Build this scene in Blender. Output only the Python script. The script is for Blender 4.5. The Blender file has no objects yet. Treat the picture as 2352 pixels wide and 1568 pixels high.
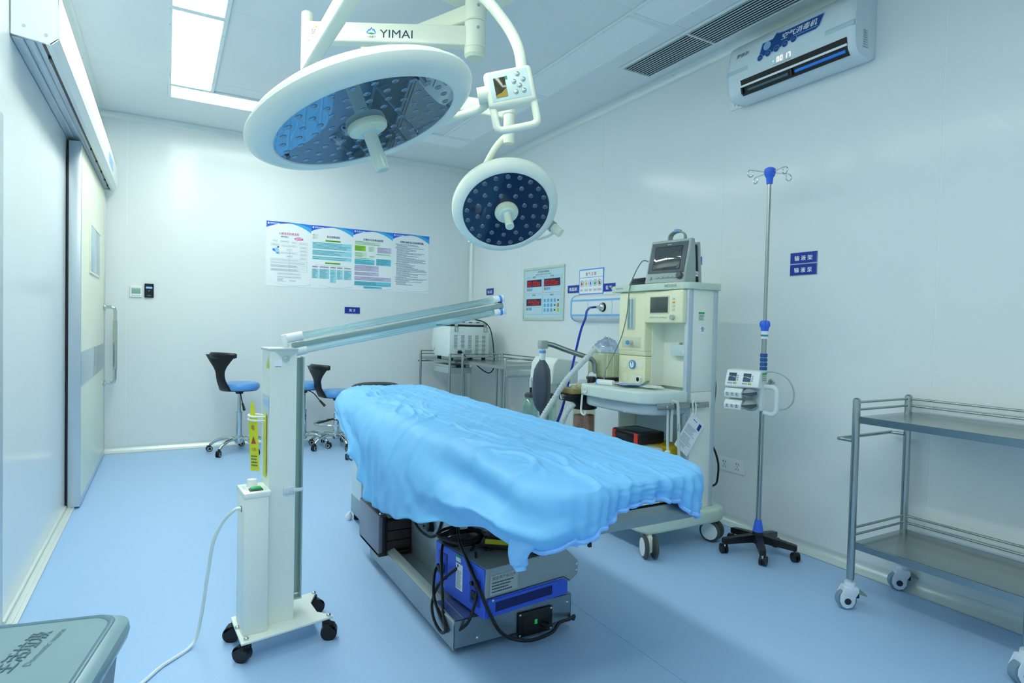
import bpy, bmesh, math, random
from mathutils import Vector as V, Matrix as MX, noise as NZ
random.seed(7)
SC = bpy.context.scene
COL = SC.collection
PI = math.pi

# ---------------------------------------------------------------- camera, world, exposure
def make_camera():
    yaw, pitch, roll = 0.51781528, -0.02524833, 0.02291461
    cy, sy, cp, sp = math.cos(yaw), math.sin(yaw), math.cos(pitch), math.sin(pitch)
    fwd = V((sy*cp, cy*cp, sp)); right = V((cy, -sy, 0)); up = right.cross(fwd)
    c, s = math.cos(roll), math.sin(roll)
    r2 = c*right + s*up; u2 = -s*right + c*up
    cam = bpy.data.cameras.new('camera'); o = bpy.data.objects.new('camera', cam); COL.objects.link(o)
    m = MX((r2, u2, -fwd)).transposed().to_4x4(); m.translation = V((0, 0, 1.2))
    o.matrix_world = m
    cam.sensor_width = 36.0; cam.lens = 1390.568/2352*36.0; cam.clip_start = 0.02; cam.clip_end = 60
    SC.camera = o
make_camera()
world = bpy.data.worlds.new('world'); SC.world = world; world.use_nodes = True
world.node_tree.nodes['Background'].inputs[0].default_value = (0.55, 0.8, 1.0, 1)
world.node_tree.nodes['Background'].inputs[1].default_value = 0.02
vs = SC.view_settings
vs.view_transform = 'Standard'; vs.look = 'None'; vs.exposure = 0.0; vs.gamma = 1.0; vs.use_curve_mapping = False
PANEL_STRENGTH = 15.8
PANEL_TINT = (0.915, 1.0, 0.91)
SC.cycles.use_denoising = True
SC.cycles.use_adaptive_sampling = True; SC.cycles.adaptive_threshold = 0.03
SC.cycles.max_bounces = 12; SC.cycles.diffuse_bounces = 8; SC.cycles.glossy_bounces = 5; SC.cycles.transmission_bounces = 10; SC.cycles.transparent_max_bounces = 12
SC.cycles.sample_clamp_indirect = 6.0

# ---------------------------------------------------------------- materials
def lin(c):
    if isinstance(c, str):
        c = c.lstrip('#'); c = [int(c[i:i+2], 16)/255 for i in (0, 2, 4)]
    return tuple((x/12.92 if x <= 0.04045 else ((x+0.055)/1.055)**2.4) for x in c)
MATS = {}
def mat(name, color, rough=0.5, metal=0.0, spec=0.5, coat=0.0, bump=0.0, bscale=200.0, var=0.0, vscale=8.0, emit=0.0, ecol=None, trans=0.0, ior=1.45, alpha=1.0, stretch=None, rvar=0.0, sheen=0.0):
    if name in MATS: return MATS[name]
    m = bpy.data.materials.new(name); m.use_nodes = True; MATS[name] = m
    nt = m.node_tree; N = nt.nodes; L = nt.links
    b = N['Principled BSDF']
    col = lin(color) + (1.0,)
    b.inputs['Base Color'].default_value = col
    b.inputs['Roughness'].default_value = rough; b.inputs['Metallic'].default_value = metal
    b.inputs['Specular IOR Level'].default_value = spec; b.inputs['IOR'].default_value = ior
    b.inputs['Coat Weight'].default_value = coat; b.inputs['Coat Roughness'].default_value = 0.08
    b.inputs['Transmission Weight'].default_value = trans; b.inputs['Alpha'].default_value = alpha
    if sheen: b.inputs['Sheen Weight'].default_value = sheen
    if emit:
        b.inputs['Emission Color'].default_value = (lin(ecol) if ecol is not None else lin(color)) + (1,)
        b.inputs['Emission Strength'].default_value = emit
    tc = N.new('ShaderNodeTexCoord'); mp = N.new('ShaderNodeMapping'); L.new(tc.outputs['Object'], mp.inputs['Vector'])
    if stretch: mp.inputs['Scale'].default_value = stretch
    if var or rvar:
        n = N.new('ShaderNodeTexNoise'); n.inputs['Scale'].default_value = vscale; n.inputs['Detail'].default_value = 6
        L.new(mp.outputs[0], n.inputs['Vector'])
        if var:
            r = N.new('ShaderNodeValToRGB')
            r.color_ramp.elements[0].position = 0.3; r.color_ramp.elements[1].position = 0.7
            r.color_ramp.elements[0].color = tuple(max(0, x*(1-var)) for x in col[:3]) + (1,)
            r.color_ramp.elements[1].color = tuple(min(1, x*(1+var)) for x in col[:3]) + (1,)
            L.new(n.outputs['Fac'], r.inputs['Fac']); L.new(r.outputs['Color'], b.inputs['Base Color'])
        if rvar:
            mr = N.new('ShaderNodeMapRange'); mr.inputs['To Min'].default_value = max(0.02, rough-rvar); mr.inputs['To Max'].default_value = rough+rvar
            L.new(n.outputs['Fac'], mr.inputs['Value']); L.new(mr.outputs[0], b.inputs['Roughness'])
    if bump:
        n2 = N.new('ShaderNodeTexNoise'); n2.inputs['Scale'].default_value = bscale; n2.inputs['Detail'].default_value = 4
        L.new(mp.outputs[0], n2.inputs['Vector'])
        bp = N.new('ShaderNodeBump'); bp.inputs['Strength'].default_value = bump; bp.inputs['Distance'].default_value = 0.01
        L.new(n2.outputs['Fac'], bp.inputs['Height']); L.new(bp.outputs[0], b.inputs['Normal'])
    return m
def thin(name, tint, edge=0.55, base=0.05, rough=0.04, body=0.0, bodycol='#ffffff'):
    """thin clear wall: mostly see-through, glossier towards grazing angles"""
    if name in MATS: return MATS[name]
    m = bpy.data.materials.new(name); m.use_nodes = True; MATS[name] = m
    nt = m.node_tree; N = nt.nodes; L = nt.links; N.remove(N['Principled BSDF'])
    t = N.new('ShaderNodeBsdfTransparent'); t.inputs[0].default_value = lin(tint)+(1,)
    g = N.new('ShaderNodeBsdfGlossy'); g.inputs['Roughness'].default_value = rough; g.inputs[0].default_value = (.95, 1, 1, 1)
    d = N.new('ShaderNodeBsdfDiffuse'); d.inputs[0].default_value = lin(bodycol)+(1,)
    lw = N.new('ShaderNodeFresnel'); lw.inputs[0].default_value = 1.5
    mr = N.new('ShaderNodeMapRange'); mr.inputs['To Min'].default_value = base; mr.inputs['To Max'].default_value = edge; mr.inputs['From Max'].default_value = 0.5; L.new(lw.outputs[0], mr.inputs['Value'])
    mx0 = N.new('ShaderNodeMixShader'); mx0.inputs[0].default_value = body; L.new(t.outputs[0], mx0.inputs[1]); L.new(d.outputs[0], mx0.inputs[2])
    mx = N.new('ShaderNodeMixShader'); L.new(mr.outputs[0], mx.inputs[0]); L.new(mx0.outputs[0], mx.inputs[1]); L.new(g.outputs[0], mx.inputs[2])
    L.new(mx.outputs[0], N['Material Output'].inputs[0]); return m
def emis(name, color, strength):
    if name in MATS: return MATS[name]
    m = bpy.data.materials.new(name); m.use_nodes = True; MATS[name] = m
    nt = m.node_tree; nt.nodes.remove(nt.nodes['Principled BSDF'])
    e = nt.nodes.new('ShaderNodeEmission'); c = lin(color) if isinstance(color, str) else color
    e.inputs[0].default_value = tuple(c) + (1,); e.inputs[1].default_value = strength
    nt.links.new(e.outputs[0], nt.nodes['Material Output'].inputs[0]); return m
WALL = mat('wall_paint', '#e8edee', 0.16, spec=0.28, var=0.015, vscale=1.5, bump=0.012, bscale=2.5)
CEIL = mat('ceiling_paint', '#e2e9ec', 0.34, spec=0.35, var=0.02, vscale=1.2)
JOINT = mat('panel_joint', '#eef4f4', 0.5)
COVE = mat('cove_aluminium', '#dfe8e6', 0.3, spec=0.5, metal=0.25, rvar=0.06, vscale=20)
FLOOR = mat('vinyl_floor', '#a7caf0', 0.36, spec=0.45, var=0.045, vscale=140, bump=0.02, bscale=400, rvar=0.05)
CREAMDOOR = mat('door_cream', '#eef0d9', 0.32, spec=0.5, var=0.012, vscale=3)
ALU = mat('brushed_aluminium', '#c9d4dc', 0.34, metal=0.55, var=0.03, vscale=30, stretch=(1, 1, 20))
STEEL = mat('stainless_steel', '#aeb6b4', 0.22, metal=1.0, var=0.05, vscale=25, stretch=(30, 1, 1), rvar=0.07)
STEELD = mat('worn_steel', '#9fa9ad', 0.33, metal=0.9, var=0.10, vscale=9, rvar=0.1, bump=0.03, bscale=60)
CHROME = mat('chrome', '#d5dbdb', 0.07, metal=1.0)
WHITE = mat('white_enamel', '#e9efec', 0.3, spec=0.5, var=0.012, vscale=4)
WPLAST = mat('white_plastic', '#eef2f2', 0.38, var=0.01, vscale=6)
CREAM = mat('cream_plastic', '#e9ecd6', 0.38, var=0.012, vscale=5)
LAMPW = mat('lamp_white', '#f0f3e0', 0.28, spec=0.5, coat=0.2, var=0.01, vscale=3)
GREY = mat('grey_plastic', '#9aa6a8', 0.4, var=0.02, vscale=9)
DGREY = mat('dark_grey_plastic', '#4c5459', 0.42, var=0.03, vscale=9)
BLACK = mat('black_plastic', '#15181b', 0.36, var=0.05, vscale=15)
RUBBER = mat('black_rubber', '#1d2124', 0.55, var=0.05, vscale=20)
CABLE = mat('black_cable', '#14181b', 0.42, var=0.05, vscale=30)
NAVY = mat('sign_navy', '#20389e', 0.35, spec=0.4, var=0.01)
PRINTW = mat('print_white', '#f4f8fa', 0.4)
PRINTK = mat('print_ink', '#27313c', 0.5)
SEATBLUE = mat('seat_vinyl_blue', '#5f9fe0', 0.32, spec=0.5, var=0.02, vscale=6, bump=0.01, bscale=300)
GLASS = mat('clear_glass', '#eef8f6', 0.03, trans=1.0, ior=1.45)
CLEARP = mat('clear_plastic', '#eaf6f8', 0.12, trans=0.9, ior=1.3)
DISPLAY = mat('dark_display', '#20262a', 0.08, spec=0.6, var=0.03)

# ---------------------------------------------------------------- mesh helpers
class MB:
    def __init__(s, M=None):
        s.bm = bmesh.new(); s.mi = 0; s.M = M
    def _done(s, geo):
        for f in geo:
            f.material_index = s.mi
    def faces(s, vs_, fs):
        vv = [s.bm.verts.new(V(p)) for p in vs_]
        out = []
        for f in fs:
            try: out.append(s.bm.faces.new([vv[i] for i in f]))
            except ValueError: pass
        s._done(out); return out
    def box(s, x0, x1, y0, y1, z0, z1, bev=0.0, seg=2, M=None):
        P = [(x0,y0,z0),(x1,y0,z0),(x1,y1,z0),(x0,y1,z0),(x0,y0,z1),(x1,y0,z1),(x1,y1,z1),(x0,y1,z1)]
        if M is not None: P = [M @ V(p) for p in P]
        fs = s.faces(P, [(0,3,2,1),(4,5,6,7),(0,1,5,4),(1,2,6,5),(2,3,7,6),(3,0,4,7)])
        if bev > 0:
            es = list({e for f in fs for e in f.edges})
            r = bmesh.ops.bevel(s.bm, geom=es, offset=bev, segments=seg, affect='EDGES', profile=0.5, clamp_overlap=True)
            s._done(r['faces'])
        return s
    def cyl(s, p0, p1, r0, r1=None, n=20, caps=True):
        p0, p1 = V(p0), V(p1); r1 = r0 if r1 is None else r1
        d = (p1-p0).normalized(); a = d.orthogonal().normalized(); b = d.cross(a)
        vs_ = []
        for p, r in ((p0, r0), (p1, r1)):
            for i in range(n):
                t = 2*PI*i/n; vs_.append(p + a*(r*math.cos(t)) + b*(r*math.sin(t)))
        fs = [(i, (i+1) % n, n+(i+1) % n, n+i) for i in range(n)]
        if caps: fs += [tuple(range(n-1, -1, -1)), tuple(range(n, 2*n))]
        s.faces(vs_, fs); return s
    def tube(s, path, r, n=10, closed=False, caps=True, res=0):
        P = [V(p) for p in path]
        if res: P = smooth(P, res, closed)
        m = len(P); rr = r if isinstance(r, (list, tuple)) else None
        T = []
        for i in range(m):
            if closed: t = P[(i+1) % m]-P[i-1]
            else: t = P[min(i+1, m-1)]-P[max(i-1, 0)]
            T.append(t.normalized() if t.length > 1e-9 else V((0, 0, 1)))
        a = T[0].orthogonal().normalized(); vs_ = []
        for i in range(m):
            a = (a - T[i]*a.dot(T[i]))
            a = a.normalized() if a.length > 1e-6 else T[i].orthogonal().normalized()
            b = T[i].cross(a)
            ri = r if rr is None else rr[0] + (rr[1]-rr[0])*i/(m-1)
            for k in range(n):
                t = 2*PI*k/n; vs_.append(P[i] + a*(ri*math.cos(t)) + b*(ri*math.sin(t)))
        fs = []
        for i in range(m if closed else m-1):
            j = (i+1) % m
            for k in range(n): fs.append((i*n+k, i*n+(k+1) % n, j*n+(k+1) % n, j*n+k))
        if caps and not closed: fs += [tuple(range(n-1, -1, -1)), tuple((m-1)*n+k for k in range(n))]
        s.faces(vs_, fs); return s
    def lathe(s, prof, c=(0, 0, 0), axis=(0, 0, 1), n=32, M=None, a0=0, a1=2*PI):
        c, d = V(c), V(axis).normalized(); a = d.orthogonal().normalized(); b = d.cross(a)
        full = abs(a1-a0-2*PI) < 1e-6; k = n if full else n+1
        vs_ = []
        for (r, z) in prof:
            for i in range(k):
                t = a0+(a1-a0)*i/n; p = c + d*z + a*(r*math.cos(t)) + b*(r*math.sin(t)); vs_.append(M @ p if M is not None else p)
        fs = []
        for j in range(len(prof)-1):
            for i in range(n):
                i2 = (i+1) % k
                fs.append((j*k+i, j*k+i2, (j+1)*k+i2, (j+1)*k+i))
        if full:
            if prof[0][0] > 1e-5: fs.append(tuple(range(k-1, -1, -1)))
            if prof[-1][0] > 1e-5: fs.append(tuple((len(prof)-1)*k+i for i in range(k)))
        s.faces(vs_, fs); return s
    def prism(s, poly, ext, bev=0.0, seg=2):
        e = V(ext); n = len(poly); P = [V(p) for p in poly]
        fs = s.faces(P + [p+e for p in P], [tuple(range(n-1, -1, -1)), tuple(range(n, 2*n))] + [(i, (i+1) % n, n+(i+1) % n, n+i) for i in range(n)])
        if bev > 0:
            es = list({ed for f in fs for ed in f.edges})
            r = bmesh.ops.bevel(s.bm, geom=es, offset=bev, segments=seg, affect='EDGES', profile=0.5, clamp_overlap=True)
            s._done(r['faces'])
        return s
    def sphere(s, c, r, sc=(1, 1, 1), n=16, m=10, M=None):
        c = V(c); vs_ = []; fs = []
        for j in range(m+1):
            ph = PI*j/m - PI/2
            for i in range(n):
                t = 2*PI*i/n; p = V((r*sc[0]*math.cos(ph)*math.cos(t), r*sc[1]*math.cos(ph)*math.sin(t), r*sc[2]*math.sin(ph)))
                if M is not None: p = M @ p
                vs_.append(c+p)
        for j in range(m):
            for i in range(n): fs.append((j*n+i, j*n+(i+1) % n, (j+1)*n+(i+1) % n, (j+1)*n+i))
        s.faces(vs_, fs); return s
    def grid(s, rows, closed=False):
        h, w = len(rows), len(rows[0]); vs_ = [p for r in rows for p in r]; fs = []
        for j in range(h-1):
            for i in range(w if closed else w-1):
                i2 = (i+1) % w; fs.append((j*w+i, j*w+i2, (j+1)*w+i2, (j+1)*w+i))
        s.faces(vs_, fs); return s
    def build(s, name, mats, parent=None, L=None, angle=35, label=None, recalc=True):
        bm = s.bm
        bmesh.ops.remove_doubles(bm, verts=bm.verts, dist=1e-6)
        if recalc: bmesh.ops.recalc_face_normals(bm, faces=bm.faces)
        if s.M is not None: bmesh.ops.transform(bm, matrix=s.M, verts=bm.verts)
        off = V((0, 0, 0))
        if parent is not None:
            p = parent
            while p is not None: off += p.location; p = p.parent
        if L is not None: off += V(L)
        if off.length: bmesh.ops.translate(bm, vec=-off, verts=bm.verts)
        me = bpy.data.meshes.new(name); bm.to_mesh(me); bm.free()
        if not isinstance(mats, (list, tuple)): mats = [mats]
        for m in mats: me.materials.append(m)
        if angle:
            me.polygons.foreach_set('use_smooth', [True]*len(me.polygons))
            me.set_sharp_from_angle(angle=math.radians(angle))
        o = bpy.data.objects.new(name, me); COL.objects.link(o)
        if parent is not None: o.parent = parent
        if L is not None: o.location = V(L)
        if label: o['label'] = label
        return o
def smooth(P, k, closed=False):
    out = []; n = len(P)
    for i in range(n if closed else n-1):
        if closed: a, b, c, d = P[i-1], P[i], P[(i+1) % n], P[(i+2) % n]
        else: a, b, c, d = P[max(i-1, 0)], P[i], P[i+1], P[min(i+2, n-1)]
        for j in range(k):
            t = j/k
            out.append(0.5*((2*b)+(c-a)*t+(2*a-5*b+4*c-d)*t*t+(3*b-a-3*c+d)*t**3))
    if not closed: out.append(P[-1])
    return out
def copies(o, offs):
    out = [o]
    for d in offs:
        c = o.copy(); COL.objects.link(c); c.location = o.location + V(d); out.append(c)
    return out
def thing(name, label, cat, loc, group=None):
    o = bpy.data.objects.new(name, None); COL.objects.link(o); o.location = V(loc); o.empty_display_size = 0.05
    o['label'] = label; o['category'] = cat
    if group: o['group'] = group
    return o
def tag(o, label, cat, group=None):
    o['label'] = label; o['category'] = cat
    if group: o['group'] = group
    return o
def struct(o):
    o['kind'] = 'structure'; return o
def frame(origin, ex, ey):
    ex = V(ex).normalized(); ey = V(ey); ey = (ey-ex*ey.dot(ex)).normalized(); ez = ex.cross(ey)
    m = MX((ex, ey, ez)).transposed().to_4x4(); m.translation = V(origin); return m
def rz(a, loc=(0, 0, 0)):
    return MX.Translation(V(loc)) @ MX.Rotation(a, 4, 'Z')
_tc = {}
def text_geo(body, bold=0.0):
    k = (body, bold)
    if k in _tc: return _tc[k]
    cu = bpy.data.curves.new('t', 'FONT'); cu.body = body; cu.size = 1.0; cu.align_x = 'CENTER'; cu.align_y = 'CENTER'; cu.resolution_u = 2; cu.offset = bold
    o = bpy.data.objects.new('t', cu); COL.objects.link(o)
    dg = bpy.context.evaluated_depsgraph_get(); me = o.evaluated_get(dg).to_mesh()
    vs_ = [tuple(v.co) for v in me.vertices]; fs = [tuple(p.vertices) for p in me.polygons]
    o.evaluated_get(dg).to_mesh_clear()
    bpy.data.objects.remove(o); bpy.data.curves.remove(cu)
    if vs_:
        xs = [v[0] for v in vs_]; ys = [v[1] for v in vs_]
        cx, cy = (min(xs)+max(xs))/2, (min(ys)+max(ys))/2
        vs_ = [(v[0]-cx, v[1]-cy) for v in vs_]; w, h = max(xs)-min(xs), max(ys)-min(ys)
    else: w = h = 1
    _tc[k] = (vs_, fs, w, h); return _tc[k]
class Print:
    """flat printing on a plane: F maps (u, v, height) to the world"""
    def __init__(s, F):
        s.F = F; s.mb = MB(); s.mats = []; s.lift = 0.0006
    def use(s, m):
        if m not in s.mats: s.mats.append(m)
        s.mb.mi = s.mats.index(m); return s
    def poly(s, pts, m, lift=None):
        s.use(m); l = s.lift if lift is None else lift
        s.mb.faces([s.F @ V((u, v, l)) for u, v in pts], [tuple(range(len(pts)))]); return s
    def rect(s, u0, u1, v0, v1, m, lift=None):
        return s.poly([(u0, v0), (u1, v0), (u1, v1), (u0, v1)], m, lift)
    def outline(s, u0, u1, v0, v1, w, m, lift=None):
        for a in ((u0, u1, v0, v0+w), (u0, u1, v1-w, v1), (u0, u0+w, v0, v1), (u1-w, u1, v0, v1)): s.rect(*a, m, lift)
        return s
    def disc(s, u, v, r, m, n=20, lift=None, ry=None):
        ry = ry or r
        return s.poly([(u+r*math.cos(2*PI*i/n), v+ry*math.sin(2*PI*i/n)) for i in range(n)], m, lift)
    def ring(s, u, v, r, w, m, n=24, lift=None):
        s.use(m); l = s.lift if lift is None else lift
        for i in range(n):
            a, b = 2*PI*i/n, 2*PI*(i+1)/n
            q = [(u+r*math.cos(a), v+r*math.sin(a)), (u+r*math.cos(b), v+r*math.sin(b)), (u+(r-w)*math.cos(b), v+(r-w)*math.sin(b)), (u+(r-w)*math.cos(a), v+(r-w)*math.sin(a))]
            s.mb.faces([s.F @ V((x, y, l)) for x, y in q], [(0, 1, 2, 3)])
        return s
    def text(s, body, u, v, h, m, w=None, lift=None, bold=0.0, rot=0.0, shear=0.0):
        s.use(m); l = s.lift if lift is None else lift
        vs_, fs, tw, th = text_geo(body); k = h/th; kx = k if w is None else w/tw
        c, sn = math.cos(rot), math.sin(rot); pts = []
        for (x, y) in vs_:
            x, y = x*kx + y*k*shear, y*k
            pts.append(s.F @ V((u+x*c-y*sn, v+x*sn+y*c, l)))
        s.mb.faces(pts, fs)
        if bold:
            for sg in (-1, 1):
                dv = s.F.to_3x3() @ V((c*sg*bold*h*1.6, sn*sg*bold*h*1.6, .0002*sg)); s.mb.faces([q+dv for q in pts], fs)
        return s
    def lines(s, u0, u1, v1, v0, n, th, m, ragged=0.3, dash=0.02, seed=1, lift=None):
        rnd = random.Random(seed)
        for i in range(n):
            v = v1-(v1-v0)*(i+0.5)/n; x = u0; e = u1-(u1-u0)*ragged*rnd.random()
            while x < e:
                w = dash*(0.5+rnd.random()); s.rect(x, min(x+w, e), v-th/2, v+th/2, m, lift); x += w+dash*0.16
        return s
    def seg7(s, txt, u, v, h, w, gap, m, lift=None, slant=0.08, t=0.13):
        S = {'0': 'abcdef', '1': 'bc', '2': 'abged', '3': 'abgcd', '4': 'fgbc', '5': 'afgcd', '6': 'afgedc', '7': 'abc', '8': 'abcdefg', '9': 'abcfgd'}
        tk = h*t
        R = {'a': (0, w, h-tk, h), 'd': (0, w, 0, tk), 'g': (0, w, h/2-tk/2, h/2+tk/2), 'f': (0, tk, h/2, h), 'b': (w-tk, w, h/2, h), 'e': (0, tk, 0, h/2), 'c': (w-tk, w, 0, h/2)}
        x = u
        for ch in txt:
            if ch == ':':
                for vv in (h*.28, h*.66): s.rect(x, x+tk, v+vv, v+vv+tk, m, lift)
                x += tk+gap
            elif ch == ' ': x += gap
            else:
                for g in S[ch]:
                    a, b, c, d = R[g]; g_ = tk*0.12
                    s.poly([(x+a+g_+slant*c, v+c+g_), (x+b-g_+slant*c, v+c+g_), (x+b-g_+slant*d, v+d-g_), (x+a+g_+slant*d, v+d-g_)], m, lift)
                x += w+gap
        return x
    def build(s, name, parent, label=None):
        return s.mb.build(name, s.mats, parent, angle=0, label=label, recalc=False)
def wallF_back(x, z, y=6.365):  return frame((x, y, z), (1, 0, 0), (0, 0, 1))          # u=+X v=+Z out=-Y
def wallF_right(y, z, x=3.065): return frame((x, y, z), (0, -1, 0), (0, 0, 1))         # u=-Y v=+Z out=-X
# ---------------------------------------------------------------- the room
XL, XR, YB, YF, ZC = -0.545, 3.065, 6.365, -1.9, 2.98
floor = struct(MB().box(XL-.1, XR+.1, YF-.1, YB+.1, -.08, 0).build('floor', FLOOR, angle=0))
floor['label'] = 'pale blue speckled vinyl floor'
weld = MB().box(1.542, 1.5435, YF, YB-.06, 0.0001, 0.0004).build('vinyl_seam', mat('vinyl_seam', '#6f9fd4', 0.5), floor)
ceiling = struct(MB().box(XL-.1, XR+.1, YF-.1, YB+.1, ZC+.001, ZC+.08).build('ceiling', JOINT, angle=0))
ceiling['label'] = 'pale blue panelled ceiling with thin joints'
ys = [YF, -1.05, 0.19, 1.425, 2.66, 3.897, 5.135, YB]
for a, b in zip(ys[:-1], ys[1:]):
    MB().box(XL, XR, a+.0015, b-.0015, ZC, ZC+.012).build('ceiling_panel', CEIL, ceiling, angle=0)
def wall(name, label, axis, edges, z0, z1, at, out):
    """panelled wall: a backing slab and a row of flush sheets with narrow recessed joints"""
    o = None
    lo, hi = edges[0], edges[-1]
    def bx(a, b, d0, d1, c0, c1):
        d0, d1 = min(d0, d1), max(d0, d1)
        return MB().box(a, b, d0, d1, c0, c1) if axis == 'x' else MB().box(d0, d1, a, b, c0, c1)
    o = struct(bx(lo, hi, at+out*.0012, at+out*.09, z0, z1).build(name, JOINT, angle=0)); o['label'] = label
    for a, b in zip(edges[:-1], edges[1:]):
        bx(a+.0018, b-.0018, at, at+out*.012, z0+.001, z1-.001).build('wall_panel', WALL, o, angle=0)
    return o
wall_back = wall('wall_back', 'pale blue panel wall carrying four posters', 'x', [XL, -.318, .893, 2.112, XR], 0, ZC, YB, 1)
wall_right = wall('wall_right', 'pale blue panel wall behind the equipment', 'y', [YF, -1.04, .21, 1.459, 2.707, 3.953, 5.216, YB], 0, ZC, XR, 1)
wall_left = wall('wall_left', 'glossy pale wall beside the sliding door', 'y', [YF, -.05, 1.2, 2.45, 3.737, 4.98, YB], 0, ZC, XL, -1)
wall_front = wall('wall_front', 'plain panel wall behind the viewer', 'x', [XL, .6, 1.85, XR], 0, ZC, YF, -1)
# coves: concave quarter trims
def cove(name, p0, p1, a, b, r, label, m=COVE, n=8):
    """concave fillet running p0->p1; a, b = unit directions from the corner along the two surfaces"""
    p0, p1, a, b = V(p0), V(p1), V(a), V(b)
    pts = [V((0, 0, 0)), a*r] + [a*r+b*r - (a*math.sin(t)+b*math.cos(t))*r for t in [0+PI/2*0]] if False else None
    arc = []
    for i in range(n+1):
        t = PI/2*i/n
        arc.append(a*(r-r*math.sin(t)) + b*(r-r*math.cos(t)))
    prof = [a*(r+.004)] + arc + [b*(r+.004)]
    mb = MB()
    k = len(prof); e = .0015
    back = [V((0, 0, 0))]
    ring0 = [p0+q+ (a+b)*e for q in prof]; ring1 = [p1+q+(a+b)*e for q in prof]
    mb.grid([ring0, ring1])
    mb.faces([p0+(a+b)*.0002] + ring0, [tuple(range(k+1))]); mb.faces([p1+(a+b)*.0002] + ring1, [tuple(range(k+1))])
    o = struct(mb.build(name, m, angle=25)); o['label'] = label; return o
cove('trim_1', (XL, YB, ZC), (XR, YB, ZC), (0, -1, 0), (0, 0, -1), .047, 'rounded ceiling cove above the poster wall')
cove('trim_2', (XR, YF, ZC), (XR, YB, ZC), (-1, 0, 0), (0, 0, -1), .047, 'rounded ceiling cove along the right wall')
cove('trim_3', (XL, YF, ZC), (XL, YB, ZC), (1, 0, 0), (0, 0, -1), .055, 'rounded ceiling cove above the sliding door')
cove('trim_4', (XR, YB, 0), (XR, YB, ZC), (-1, 0, 0), (0, -1, 0), .047, 'rounded vertical cove in the far corner')
cove('trim_5', (XL, YB, 0), (XL, YB, ZC), (1, 0, 0), (0, -1, 0), .047, 'rounded vertical cove behind the sliding door')
cove('baseboard_back', (XL, YB, 0), (XR, YB, 0), (0, -1, 0), (0, 0, 1), .05, 'white rounded skirting under the poster wall')
cove('baseboard_right', (XR, YF, 0), (XR, YB, 0), (-1, 0, 0), (0, 0, 1), .05, 'aluminium rounded skirting along the right wall')
tr = MB(); tr.box(XL-.002, XL+.05, 2.94, 4.62, .0005, .010, .002); tr.box(XL-.002, XL+.012, 2.94, 4.62, .004, .026, .004); tr.box(XL+.012, XL+.034, 2.94, 4.62, .004, .0135, .003)
o = struct(tr.build('trim_6', mat('track_alu', '#dbe3df', .4, metal=.1))); o['label'] = 'aluminium floor guide track of the sliding door'
o = struct(MB().box(XL, XL+.008, 2.3, 2.93, 0, 1.95, .003).build('trim_7', ALU)); o['label'] = 'aluminium frame edge at the left picture border'

# ---------------------------------------------------------------- sliding door
DX0, DX1, DY0, DY1, DZ1 = -.529, -.467, 4.585, 6.285, 2.272
door = struct(MB().box(DX0, DX1-.004, DY0+.004, DY1, .014, DZ1, .003).build('door_1', CREAMDOOR)); door['label'] = 'cream sliding door with small window and steel band'
fr = MB(); fr.box(DX0-.002, DX1, DY0, DY0+.03, .012, DZ1+.002, .003); fr.box(DX0, DX1, DY0+.03, DY1+.003, .012, .06, .003); fr.box(DX1-.004, DX1-.0005, DY1-.03, DY1+.003, .06, DZ1, .001)
fr.build('door_frame', ALU, door)
MB().box(DX0-.012, DX0-.002, DY0-.001, DY0+.02, .02, DZ1, .002).build('door_seal', RUBBER, door)
w = MB(); w.box(DX1-.004, DX1+.003, 5.10, 5.75, 1.515, 1.835, .002); win = w.build('window_pane', mat('door_window', '#a9c4d2', 0.12, spec=0.6), door)
w = MB()
for a in ((5.085, 5.765, 1.50, 1.515), (5.085, 5.765, 1.835, 1.85), (5.085, 5.10, 1.515, 1.835), (5.75, 5.765, 1.515, 1.835)): w.box(DX1-.004, DX1+.0045, *a, .002)
w.build('window_frame', CREAMDOOR, win)
MB().box(DX1-.004, DX1+.0015, 4.60, 6.245, .767, .977, .0006).build('kick_band', mat('band_steel', '#b9c9d2', 0.13, metal=0.95, var=0.03, vscale=10), door)
h = MB(); hy = 6.19
h.tube([(DX1, hy, 1.285), (-.415, hy, 1.285), (-.395, hy, 1.275), (-.388, hy, 1.25), (-.388, hy, .955), (-.388, hy, .67), (-.395, hy, .645), (-.415, hy, .635), (DX1, hy, .635)], .014, 14)
hd = h.build('handle', CHROME, door)
h = MB().cyl((DX1-.001, hy, 1.285), (DX1+.012, hy, 1.285), .028).build('handle_rose', CHROME, hd)
copies(h, [(0, 0, -.65)])
MB().tube([(-.388, hy, 1.17), (-.388, hy, .75)], .0165, 14).build('grip_sleeve', mat('sleeve_metal', '#cfd3ca', 0.25, metal=0.8), hd)
# motor cover above the door
hb = thing('door_operator', 'long white motor cover box above the sliding door', 'door operator', (XL+.08, 4.7, 2.27))
c = MB(); y0, y1 = 3.065, 6.29
prof = [(XL+.003, 2.30), (-.415, 2.285), (-.392, 2.31), (-.388, 2.50), (XL+.003, 2.50)]
c.prism([(x, y0, z) for x, z in prof], (0, .012, 0), .001, 1)
c.prism([(x, y1-.012, z) for x, z in prof], (0, .012, 0), .001, 1)
c.box(-.392, -.386, y0, y1, 2.31, 2.50, .001)
c.prism([(-.386, y0, 2.312), (-.392, y0, 2.315), (-.418, y0, 2.288), (-.413, y0, 2.283)], (0, y1-y0, 0))
c.prism([(-.413, y0, 2.283), (-.413, y0, 2.287), (-.432, y0, 2.289), (-.432, y0, 2.285)], (0, y1-y0, 0))
c.box(XL+.004, -.386, y0, y1, 2.494, 2.50)
c.build('cover', WHITE, hb)
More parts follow.
